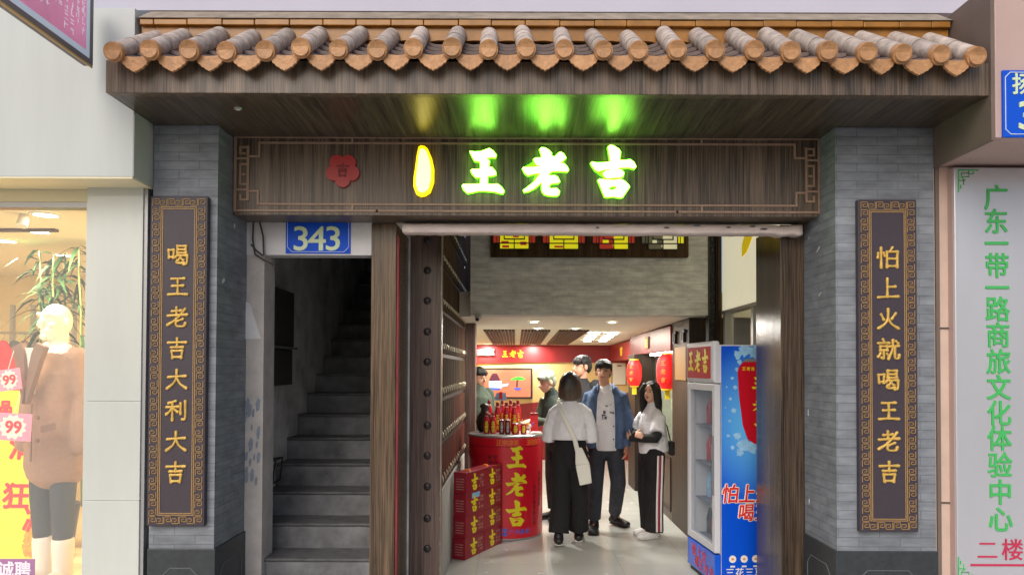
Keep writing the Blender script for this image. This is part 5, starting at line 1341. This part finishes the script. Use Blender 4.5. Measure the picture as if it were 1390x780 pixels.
# bamboo plant
c = at(78, 480, 5.9); t = thing('potted_bamboo', 'tall bamboo plant with long drooping leaves behind the mannequin', 'plant', (c.x, 5.9, .2))
b = MB(); lf = MB(); rnd = random.Random(3)
for px in (54, 72, 88, 108):
    p0 = at(px + 4, 690, 5.9); p0.z = .55; tp = at(px, rnd.uniform(338, 352), 5.9 + rnd.uniform(-.12, .12))
    seg = [p0.lerp(tp, k / 9) + Vector((rnd.uniform(-.01, .01), 0, 0)) for k in range(10)]; b.limb(seg, [.013 - k * .0006 for k in range(10)], 8)
    for k in range(60):
        u = rnd.uniform(.45, 1.02); o = p0.lerp(tp, u); a = rnd.uniform(0, 2 * math.pi); L = rnd.uniform(.14, .30); w = L * rnd.uniform(.045, .075)
        hd = Vector((math.cos(a), math.sin(a), 0)); up = rnd.uniform(-.2, .5); sd_ = Vector((-hd.y, hd.x, 0)); tl = rnd.uniform(-.5, .5)
        pts = [o + hd * (L * q) + ZV * (up * L * q - .75 * L * q * q) for q in (0, .3, .65, 1)]
        sw = [.15, 1, .8, .03]; vs = []
        for p, q in zip(pts, sw): vs += [p + (sd_ + ZV * tl) * (w * q), p - (sd_ + ZV * tl) * (w * q)]
        lf.add(vs, [(0, 1, 3, 2), (2, 3, 5, 4), (4, 5, 7, 6)], 0, True)
b.build('stem', 'stem', t); lf.build('leaves', 'leaf', t)
MB().lathe([(.13, 0), (.17, .3), (.18, .36), (.15, .36), (.14, .3)], (c.x, 5.9, .2), 24).build('pot', 'jar', t)
# projecting light box upper left
t = thing('projecting_sign', 'projecting pink and white light box sign at the upper left corner', 'sign', (-2.33, 3.5, 3.27)); xs_ = -2.315
fr_ = at(120, 94, 3.98); xs_ = X(120, 3.98); zb = Z(95, 3.98)
MB().box(xs_ - .05, xs_ - .004, 2.7, 3.98, zb + .012, 3.655).build('housing', 'lb_frame', t, bevel=.003)
b = MB(); w = .028
b.box(xs_ - .0039, xs_, 2.7, 3.98, zb + .012, zb + .012 + w); b.box(xs_ - .0039, xs_, 3.98 - w, 3.98, zb + .013 + w, 3.65); b.build('frame', 'lb_frame', t)
MB().box(xs_ - .0039, xs_ - .002, 2.7, 3.98 - w - .0005, zb + .0405, 3.65).build('edge_panel', 'lb_edge', t)
MB().box(xs_ - .0019, xs_ - .0008, 2.75, 3.98 - w - .035, zb + .075, 3.65).build('picture', 'lb_pink', t)
MB().box(xs_ - .008, xs_ - .001, 2.7, 3.98, zb, zb + .0115).build('gold_edge', 'lb_gold', t)
b = MB()
for k in range(15):
    y = 3.89 - k * .05
    z = 3.62
    for m_ in range(8):
        if z < zb + .1 + rnd.uniform(0, .1) : break
        for q in range(rnd.randint(2, 4)):
            dy, dz = rnd.uniform(-.014, .014), rnd.uniform(-.016, .016)
            if rnd.random() < .5: b.box(xs_ - .0007, xs_ + .0004, y + dy - .003, y + dy + .003, z + dz - .012, z + dz + .012)
            else: b.box(xs_ - .0007, xs_ + .0005, y - .013, y + .013, z + dz - .002, z + dz + .002)
        z -= .045
b.build('faint_writing', 'lb_mark', t)

# ------------------------------------------------------------------ people
def V3(*a): return Vector(a)
def hand(b, w, d, n, s=1.0, curl=.5, thumb=1):
    """palm, four bent fingers of unequal length and a thumb from the palm's side"""
    w, d, n = Vector(w), Vector(d).normalized(), Vector(n).normalized(); n = (n - d * n.dot(d)).normalized(); sd = d.cross(n)
    b.limb([w - d * .015 * s, w + d * .03 * s, w + d * .078 * s], [(.024 * s, .017 * s), (.034 * s, .016 * s), (.037 * s, .013 * s)], 12, xd=sd)
    for k, (o, l) in enumerate(((-.0285, .07), (-.0095, .08), (.0095, .075), (.0285, .058))):
        p = w + d * .07 * s + sd * (o * s); q = [p]; a = .12 + curl * .2
        for j, f in enumerate((.45, .3, .25)):
            p = p + (d * math.cos(a) + n * math.sin(a) + sd * (o * .6)) * (l * f * s); q.append(p); a += curl * .75
        b.limb(q, [.0095 * s, .009 * s, .0082 * s, .007 * s], 8)
    p = w + d * .018 * s - sd * (thumb * .028 * s)
    q = [p, p + (d * .6 - sd * thumb * .7 + n * .2) * .032 * s, p + (d * .95 - sd * thumb * .75 + n * .4) * .058 * s]
    b.limb(q, [.0125 * s, .0105 * s, .008 * s], 8)

def person(label, loc, rz, H, J, skin='skin', hair=None, hairmat='hair_black', group=None, face=True):
    s = H / 1.7
    t = thing('person', label, 'person', loc, rz, group)
    D = dict(pelvis=V3(0, 0, .93 * s), chest=V3(0, .0, 1.25 * s), neck=V3(0, .015 * s, 1.43 * s), head=V3(0, -.005 * s, 1.585 * s), yaw=0, pitch=0, roll=0,
             sh=[V3(-.165 * s, .01, 1.385 * s), V3(.165 * s, .01, 1.385 * s)], el=[V3(-.22 * s, .02, 1.09 * s), V3(.22 * s, .02, 1.09 * s)],
             wr=[V3(-.22 * s, -.04, .86 * s), V3(.22 * s, -.04, .86 * s)], hd=[(V3(0, -.1, -1), V3(1, 0, 0)), (V3(0, -.1, -1), V3(-1, 0, 0))],
             hip=[V3(-.085 * s, 0, .9 * s), V3(.085 * s, 0, .9 * s)], kn=[V3(-.09 * s, -.01, .49 * s), V3(.09 * s, -.01, .49 * s)],
             an=[V3(-.09 * s, .02, .085), V3(.09 * s, .02, .085)], toe=[V3(-.11 * s, -.15 * s, .03), V3(.11 * s, -.15 * s, .03)])
    D.update(J)
    Rh = Euler((D['pitch'], D['roll'], D['yaw'])).to_matrix(); h = D['head']
    fp = lambda x, y, z: h + Rh @ (V3(x, y, z) * s)
    b = MB()
    b.ell(fp(0, .012, .032), (.074 * s, .092 * s, .084 * s), 22, rot=Rh); b.ell(fp(0, -.028, -.03), (.058 * s, .058 * s, .075 * s), 20, rot=Rh); b.ell(fp(0, -.05, -.072), (.032 * s, .03 * s, .03 * s), 14, rot=Rh)
    b.limb([fp(0, -.088, .012), fp(0, -.106, -.02), fp(0, -.094, -.032)], [.010 * s, .015 * s, .012 * s], 10)
    for q in (-1, 1): b.ell(fp(q * .077, .012, -.005), (.011 * s, .02 * s, .032 * s), 12, rot=Rh)
    b.limb([D['neck'] - V3(0, 0, .06 * s), D['neck'], fp(0, .02, -.05)], [.062 * s, .052 * s, .05 * s], 16)
    b.limb([D['pelvis'] - V3(0, 0, .04), D['pelvis'].lerp(D['chest'], .45), D['chest'], D['neck'] - V3(0, 0, .05 * s)], [(.15 * s, .1 * s), (.13 * s, .09 * s), (.155 * s, .105 * s), (.09 * s, .06 * s)], 18)
    for i in (0, 1):
        b.limb([D['chest'].lerp(D['sh'][i], .6), D['sh'][i], D['sh'][i].lerp(D['el'][i], .5), D['el'][i], D['el'][i].lerp(D['wr'][i], .35), D['wr'][i]], [.05 * s, .052 * s, .042 * s, .036 * s, .036 * s, .024 * s], 14)
        hand(b, D['wr'][i], *D['hd'][i], s=s, curl=D.get('curl', .55), thumb=(1 if i else -1))
        b.limb([D['hip'][i], D['hip'][i].lerp(D['kn'][i], .5), D['kn'][i], D['kn'][i].lerp(D['an'][i], .35), D['an'][i]], [.085 * s, .072 * s, .052 * s, .052 * s, .034 * s], 16)
        b.limb([D['an'][i], D['an'][i].lerp(D['toe'][i], .8)], [.024, .016], 12)
    b.build('body', skin, t, local=True, remesh=.0075, smooth=2)
    if face:
        b = MB()
        for q in (-1, 1):
            b.ell(fp(q * .031, -.078, .008), (.0125 * s, .008 * s, .0055 * s), 10, rot=Rh)
            b.limb([fp(q * .017, -.083, .028), fp(q * .034, -.082, .032), fp(q * .05, -.07, .026)], [.0035 * s, .004 * s, .002 * s], 6)
        b.build('eyes', 'eye', t, local=True)
        b = MB(); b.limb([fp(-.022, -.082, -.054), fp(0, -.091, -.056), fp(.022, -.082, -.054)], [.003 * s, .0062 * s, .003 * s], 8); b.build('lips', 'lips', t, local=True)
    if hair:
        b = MB(); hair(b, fp, Rh, s, D); b.build('hair', hairmat, t, local=True, remesh=.009, smooth=2)
    return t, D, s, fp, Rh
def short_hair(b, fp, Rh, s, D):
    b.ell(fp(0, .018, .062), (.084 * s, .102 * s, .074 * s), 22, rot=Rh); b.ell(fp(0, .055, .01), (.078 * s, .066 * s, .085 * s), 18, rot=Rh)
    r = random.Random(5)
    for k in range(15):   # fringe falling over the forehead
        x = -.066 + .132 * k / 14; y = -.084 + abs(x) * .35
        b.limb([fp(x * .9, y + .035, .108 - abs(x) * .25), fp(x, y, .078 - abs(x) * .2), fp(x * 1.04 + r.uniform(-.006, .006), y - .004, .048 + r.uniform(-.008, .01) - abs(x) * .1)], [.02 * s, .016 * s, .007 * s], 8)
    for k in range(16):   # loose top
        a = r.uniform(0, 6.28); q = r.uniform(.2, .9); p = fp(.07 * q * math.cos(a), .02 + .085 * q * math.sin(a), .115 - .03 * q * q)
        b.limb([p, p + (Rh @ V3(r.uniform(-.02, .02), r.uniform(-.03, .01), .02)) * s], [.02 * s, .007 * s], 8)
    for q in (-1, 1): b.limb([fp(q * .076, -.01, .06), fp(q * .08, -.018, .0)], [.014 * s, .006 * s], 8)
def trousers(t, D, s, mat, top, waist, rad, name='trousers', bottom=None):
    b = MB(); p = D['pelvis']; z0 = D['hip'][0].z
    b.limb([V3(p.x, p.y, top), V3(p.x, p.y, (top + z0) / 2), V3(p.x, p.y, z0 - .05)], [waist, (waist[0] * 1.07, waist[1] * 1.08), (waist[0] * 1.0, waist[1] * 1.05)], 24)
    for i in (0, 1):
        h, k, a = D['hip'][i], D['kn'][i], D['an'][i]; e = a + V3(0, 0, (bottom or .03))
        b.limb([h, h.lerp(k, .5), k, k.lerp(e, .5), e], [(r, r * 1.05) for r in rad], 18, c1=False)
    return b.build(name, mat, t, local=True, remesh=.010, smooth=2)
def shoes(t, D, mat, s=1, sole='sole'):
    for i in (0, 1):
        a, q = D['an'][i], D['toe'][i]; d = (q - a); d.z = 0; d.normalize(); up = q - a
        b = MB(); hl = a - d * .035; hl.z = a.z - .05
        b.limb([V3(hl.x, hl.y, hl.z + .012), V3(hl.x, hl.y, hl.z + .012).lerp(V3(q.x, q.y, q.z + .004), .5), V3(q.x, q.y, q.z + .002)], [(.042 * s, .036 * s), (.049 * s, .038 * s), (.046 * s, .028 * s)], 16, xd=(-d.y, d.x, 0))
        b.limb([a - V3(0, 0, .03), a + V3(0, 0, .012)], [.05 * s, .047 * s], 14)
        sh = b.build('shoe', mat, t, local=True, remesh=.008, smooth=2)
        b = MB(); z = V3(0, 0, -.022 * s)
        b.limb([V3(hl.x, hl.y, hl.z) + z, V3(hl.x, hl.y, hl.z).lerp(q, .5) + z, q + z], [(.046 * s, .011), (.053 * s, .010), (.05 * s, .009)], 16, xd=(-d.y, d.x, 0)); b.build('sole', sole, sh, local=True)
def torso_top(b, D, s, rings, n=28):
    b.limb([V3(*r[0]) for r in rings], [r[1] for r in rings], n, c0=False)

# woman seen from behind, walking in
H = 1.605; s = H / 1.7
J = dict(hip=[V3(-.08, 0, .86), V3(.08, 0, .86)], kn=[V3(-.085, -.07, .46), V3(.085, .03, .46)], an=[V3(-.08, -.13, .085), V3(.10, .10, .10)], toe=[V3(-.085, -.29, .03), V3(.115, -.06, .035)],
         el=[V3(-.215, -.02, 1.02), V3(.22, .0, 1.02)], sh=[V3(-.145, .01, 1.25), V3(.145, .01, 1.25)], wr=[V3(-.13, -.2, .97), V3(.12, -.2, .97)], hd=[(V3(.7, -.7, .1), V3(.3, .3, -.8)), (V3(-.7, -.7, .1), V3(-.3, .3, -.8))], yaw=R(-8))
def strands(b, fp, s, n, r0, z0, z1, back, seed):
    r = random.Random(seed)
    for k in range(n):
        a = math.pi * (-.12 + 1.24 * k / (n - 1)); x, y = r0 * math.cos(a), .03 + back * math.sin(a); q = r.uniform(.9, 1.05); e = r.uniform(-.012, .012)
        b.limb([fp(x * .9, y * .9, z0), fp(x * q, y * q, (z0 + z1) / 2), fp(x * q * 1.02 + e, y * q, z1 + r.uniform(-.012, .018))], [.012 * s, .015 * s, .006 * s], 8)
def bob(b, fp, Rh, s, D):
    strands(b, fp, s, 20, .10, .05, -.135, .095, 4)
    b.ell(fp(0, .02, .045), (.092 * s, .106 * s, .092 * s), 22, rot=Rh)
    b.limb([fp(0, .05, .03), fp(0, .058, -.06), fp(0, .062, -.11)], [(.094 * s, .07 * s), (.104 * s, .072 * s), (.104 * s, .055 * s)], 26)
    for q in (-1, 1): b.limb([fp(q * .078, -.02, .03), fp(q * .088, -.02, -.06), fp(q * .084, -.015, -.12)], [(.03 * s, .05 * s), (.032 * s, .06 * s), (.022 * s, .045 * s)], 16)
c = at(774, 500, 6.95)
t, D, s, fp, Rh = person('woman seen from behind in white tee and wide black trousers with a white crossbody bag', (c.x, 6.95, 0), R(174), H, J, hair=bob, hairmat='hair_ombre')
b = MB(); torso_top(b, D, s, [((0, .02, .985), (.178, .14)), ((0, .015, 1.1), (.172, .132)), ((0, .015, 1.22), (.165, .118)), ((0, .015, 1.295), (.13, .088)), ((0, .02, 1.345), (.062, .058))])
for i, q in ((0, -1), (1, 1)): b.limb([V3(q * .09, .01, 1.275), V3(q * .145, .01, 1.235), V3(q * .195, .0, 1.1), V3(q * .208, -.01, .965)], [(.06, .06), (.064, .07), (.06, .075), (.064, .085)], 18, c1=False)
b.build('t_shirt', 'tee', t, local=True, remesh=.010, smooth=3)
trousers(t, D, s, 'pants_black', 1.03, (.142, .112), (.088, .088, .088, .092, .098), bottom=.03)
shoes(t, D, 'shoe_black', .95)
bag = MB(); bag.hexa([(-.205, .115, .605), (-.10, .15, .585), (-.095, .20, .585), (-.205, .165, .605), (-.185, .12, .78), (-.06, .155, .77), (-.055, .195, .77), (-.185, .16, .78)]); bag.hexa([(-.185, .12, .7802), (-.06, .155, .7702), (-.055, .195, .7702), (-.185, .16, .7802), (-.115, .145, .93), (-.055, .165, .925), (-.053, .185, .925), (-.113, .165, .93)])
o = bag.build('crossbody_bag', 'canvas', t, local=True, bevel=.012)
tag_ = o; o.parent = t
b = MB(); P = [V3(.10, -.02, 1.345), V3(.105, .06, 1.335), V3(.085, .115, 1.27), V3(.02, .150, 1.14), V3(-.05, .172, 1.0), V3(-.075, .175, .89)]
b.limb(P, [(.022, .005)] * len(P), 10, xd=(1, 0, .6)); b.build('bag_strap', 'canvas', o, local=True)

# man facing the camera
H = 1.745; c = at(822, 500, 7.5); 
J = dict(hip=[V3(-.085, 0, .9), V3(.085, 0, .9)], kn=[V3(-.10, -.04, .49), V3(.13, .05, .49)], an=[V3(-.115, .0, .085), V3(.105, .33, .10)], toe=[V3(-.125, -.17, .03), V3(.225, .22, .035)],
         sh=[V3(-.165, .01, 1.37), V3(.165, .01, 1.37)], el=[V3(-.225, .03, 1.12), V3(.235, .03, 1.12)], wr=[V3(-.2, -.05, .9), V3(.205, -.05, .885)], yaw=R(-4), pitch=R(-6),
         head=V3(-.02, -.02, 1.615), neck=V3(-.008, .01, 1.46))
t, D, s, fp, Rh = person('smiling young man in open denim jacket over white tee, facing the street', (c.x, 7.5, 0), R(-6), H, J, skin='skin_dark', hair=short_hair)
b = MB(); torso_top(b, D, s, [((0, -.01, .83), (.15, .112)), ((0, -.01, 1.0), (.148, .112)), ((0, -.01, 1.2), (.15, .118)), ((0, 0, 1.36), (.14, .095)), ((0, .01, 1.46), (.07, .06))])
b.build('t_shirt', 'tee', t, local=True, remesh=.010, smooth=3)
b = MB(); r_ = random.Random(2)
for k in range(8):
    z = 1.12 + r_.uniform(0, .18); x = r_.uniform(-.06, .05); w = r_.uniform(.01, .045); b.box(x, x + w, -.142, -.122, z, z + r_.choice([.006, .012, .03]))
b.build('shirt_print', 'print_grey', t, local=True)
b = MB()
for q in (-1, 1):
    b.limb([V3(q * .135, .0, .855), V3(q * .14, -.005, 1.0), V3(q * .138, -.008, 1.2), V3(q * .125, .0, 1.36), V3(q * .095, .01, 1.44)], [(.066, .128), (.064, .128), (.066, .132), (.064, .105), (.04, .075)], 22, c0=False)
    i = 0 if q < 0 else 1; e, w = D['el'][i], D['wr'][i]; sh = D['sh'][i]
    b.limb([V3(q * .09, .01, 1.395), sh + V3(0, 0, .0), sh.lerp(e, .5), e, e.lerp(w, .5), w + (w - e) * .06], [.055, .064, .06, .056, .052, .046], 18, c1=False)
b.limb([V3(0, .075, .86), V3(0, .085, 1.1), V3(0, .075, 1.3), V3(0, .055, 1.43)], [(.15, .05), (.15, .05), (.16, .05), (.10, .035)], 24, c0=False)
b.build('denim_jacket', 'denim', t, local=True, remesh=.010, smooth=2)
b = MB()
for q in (-1, 1): b.limb([V3(q * .03, .06, 1.475), V3(q * .075, .02, 1.47), V3(q * .078, -.06, 1.42)], [(.018, .03), (.02, .035), (.012, .03)], 12)
for z in (.95, 1.08, 1.21): b.ell((.078, -.135, z), (.008, .006, .008), 8)
b.build('collar', 'denim', t, local=True)
trousers(t, D, s, 'jeans', .95, (.145, .105), (.092, .09, .08, .075, .068), bottom=.045)
shoes(t, D, 'shoe_black', 1.08, 'shoe_black')

# girl with long hair, turned to the left
H = 1.52; s = H / 1.7; c = at(884, 500, 7.33)
J = dict(sh=[V3(-.125, .01, 1.175), V3(.125, .01, 1.175)], el=[V3(-.20, -.06, .995), V3(.20, -.07, .985)], wr=[V3(.02, -.20, 1.01), V3(-.01, -.215, .97)], hd=[(V3(1, -.1, .05), V3(0, .8, -.3)), (V3(-1, -.05, .15), V3(0, .8, .2))], yaw=R(30), pitch=R(-2),
         an=[V3(-.075, .03, .08), V3(.085, -.02, .08)], toe=[V3(-.08, -.13, .03), V3(.10, -.19, .03)])
def long_hair(b, fp, Rh, s, D):
    strands(b, fp, s, 18, .098, .03, -.36, .1, 9)
    b.ell(fp(0, .03, .045), (.09 * s, .098 * s, .09 * s), 22, rot=Rh)
    b.limb([fp(0, .055, .03), fp(0, .075, -.1), fp(0, .085, -.24), fp(-.01, .09, -.36)], [(.09 * s, .06 * s), (.11 * s, .06 * s), (.115 * s, .05 * s), (.07 * s, .025 * s)], 26)
    for q in (-1, 1): b.limb([fp(q * .05, -.055, .085), fp(q * .084, -.03, .03), fp(q * .092, .0, -.09), fp(q * .095, .02, -.23)], [(.03 * s, .02 * s), (.028 * s, .045 * s), (.034 * s, .05 * s), (.02 * s, .035 * s)], 16)
t, D, s, fp, Rh = person('long haired girl in white tee and striped black track trousers with folded arms', (c.x, 7.33, 0), R(-68), H, J, hair=long_hair)
b = MB(); torso_top(b, D, s, [((0, .035, .83), (.15, .15)), ((0, .02, .95), (.15, .145)), ((0, .01, 1.08), (.145, .13)), ((0, .01, 1.19), (.135, .10)), ((0, .015, 1.29), (.06, .055))])
for i, q in ((0, -1), (1, 1)): b.limb([V3(q * .07, .01, 1.205), V3(q * .135, .0, 1.165), D['el'][i] + V3(0, .01, .05)], [.06, .07, .072], 18, c1=False)
b.build('t_shirt', 'tee', t, local=True, remesh=.010, smooth=3)
for i in (0, 1):
    e, w = D['el'][i], D['wr'][i]; b = MB(); b.limb([e + V3(0, .01, .03), e, e.lerp(w, .5), w], [.05, .05, .045, .036], 16); b.build('undersleeve', 'black_cloth', t, local=True, remesh=.010, smooth=2)
trousers(t, D, s, 'pants_black', .92, (.135, .105), (.09, .088, .08, .082, .088), bottom=-.02)
for k, (m, o_) in enumerate((('shoe_white', -.024), ('stripe_red', 0), ('shoe_white', .024))):
    h, kk, a = D['hip'][1], D['kn'][1], D['an'][1]; b = MB()
    P = [h + V3(.086, o_, .0), h.lerp(kk, .5) + V3(.086, o_, 0), kk + V3(.079, o_, 0), kk.lerp(a, .5) + V3(.08, o_, 0), a + V3(.086, o_, 0)]
    b.limb(P, [(.006, .0115)] * 5, 8, xd=(1, 0, 0)); b.build('side_stripe', m, t, local=True)
shoes(t, D, 'shoe_white', .92)
b = MB(); b.hexa([(.02, .17, .80), (.13, .13, .80), (.15, .18, .80), (.04, .22, .80), (.02, .17, .94), (.13, .13, .94), (.15, .18, .94), (.04, .22, .94)]); bg_ = b.build('shoulder_bag', 'black_cloth', t, local=True, bevel=.015)
b = MB(); P = [V3(-.08, .0, 1.275), V3(-.03, .1, 1.21), V3(.03, .165, 1.08), V3(.07, .18, .93)]; b.limb(P, [(.010, .004)] * 4, 8, xd=(1, 0, .5)); b.build('bag_strap', 'black_cloth', bg_, local=True)

# three people farther in
c = at(790, 500, 8.55)
t, D, s, fp, Rh = person('tall young man in a black jacket looking left behind the man in denim', (c.x, 8.55, 0), R(-30), 1.79, dict(yaw=R(-35), pitch=R(4)), skin='skin_dark', hair=short_hair)
b = MB(); torso_top(b, D, s, [((0, 0, .9), (.17, .12)), ((0, 0, 1.15), (.17, .13)), ((0, 0, 1.36), (.18, .115)), ((0, .015, 1.47), (.12, .085)), ((0, .015, 1.52), (.066, .06))])
for i in (0, 1): b.limb([D['sh'][i], D['el'][i], D['wr'][i]], [.075, .062, .05], 16)
b.build('jacket', 'black_cloth', t, local=True, remesh=.011, smooth=2); trousers(t, D, s, 'jeans', .96, (.145, .105), (.092, .09, .08, .075, .068)); shoes(t, D, 'shoe_black', 1.05, 'shoe_black')

c = at(757, 500, 8.1)
J = dict(chest=V3(0, -.04, 1.2), neck=V3(0, -.09, 1.36), head=V3(0, -.14, 1.50), pitch=R(14), yaw=R(0), sh=[V3(-.155, -.06, 1.3), V3(.155, -.06, 1.3)],
         el=[V3(-.2, -.14, 1.05), V3(.19, -.16, 1.07)], wr=[V3(-.12, -.36, 1.02), V3(.10, -.37, 1.1)], hd=[(V3(.1, -1, 0), V3(.2, 0, -1)), (V3(0, -1, -.1), V3(-.2, 0, -1))])
t, D, s, fp, Rh = person('elderly man with grey hair in a dark green vest leaning left with his hand out', (c.x, 8.1, 0), R(-62), 1.66, J, hair=short_hair, hairmat='hair_grey')
b = MB()
for i in (0, 1): b.limb([D['chest'].lerp(D['sh'][i], .7), D['sh'][i], D['el'][i], D['wr'][i] - (D['wr'][i] - D['el'][i]) * .15], [.07, .07, .056, .045], 16)
b.limb([V3(0, -.09, 1.375), V3(0, -.095, 1.42)], [.066, .06], 16); b.build('shirt', 'green_cloth', t, local=True, remesh=.011, smooth=2)
b = MB(); torso_top(b, D, s, [((0, 0, .88), (.165, .125)), ((0, -.02, 1.1), (.165, .13)), ((0, -.055, 1.27), (.165, .115)), ((0, -.08, 1.37), (.09, .075))]); b.build('vest', 'vest', t, local=True, remesh=.011, smooth=2)
trousers(t, D, s, 'black_cloth', .93, (.145, .105), (.09, .086, .08, .078, .075)); shoes(t, D, 'shoe_black', 1, 'shoe_black')

c = at(650, 500, 8.6)
t, D, s, fp, Rh = person('dark haired person in a dark green coat half hidden behind the drawer cabinet', (c.x, 8.6, 0), R(48), 1.655, dict(pitch=R(8)), skin='skin_dark', hair=short_hair)
b = MB(); torso_top(b, D, s, [((0, 0, .6), (.21, .16)), ((0, 0, .9), (.19, .14)), ((0, 0, 1.15), (.18, .135)), ((0, 0, 1.31), (.18, .12)), ((0, .015, 1.42), (.09, .08))])
for i in (0, 1): b.limb([D['sh'][i], D['el'][i], D['wr'][i]], [.078, .066, .052], 16)
b.build('coat', 'green_cloth', t, local=True, remesh=.011, smooth=2); trousers(t, D, s, 'black_cloth', .93, (.145, .105), (.09, .086, .08, .078, .075)); shoes(t, D, 'shoe_black', 1, 'shoe_black')
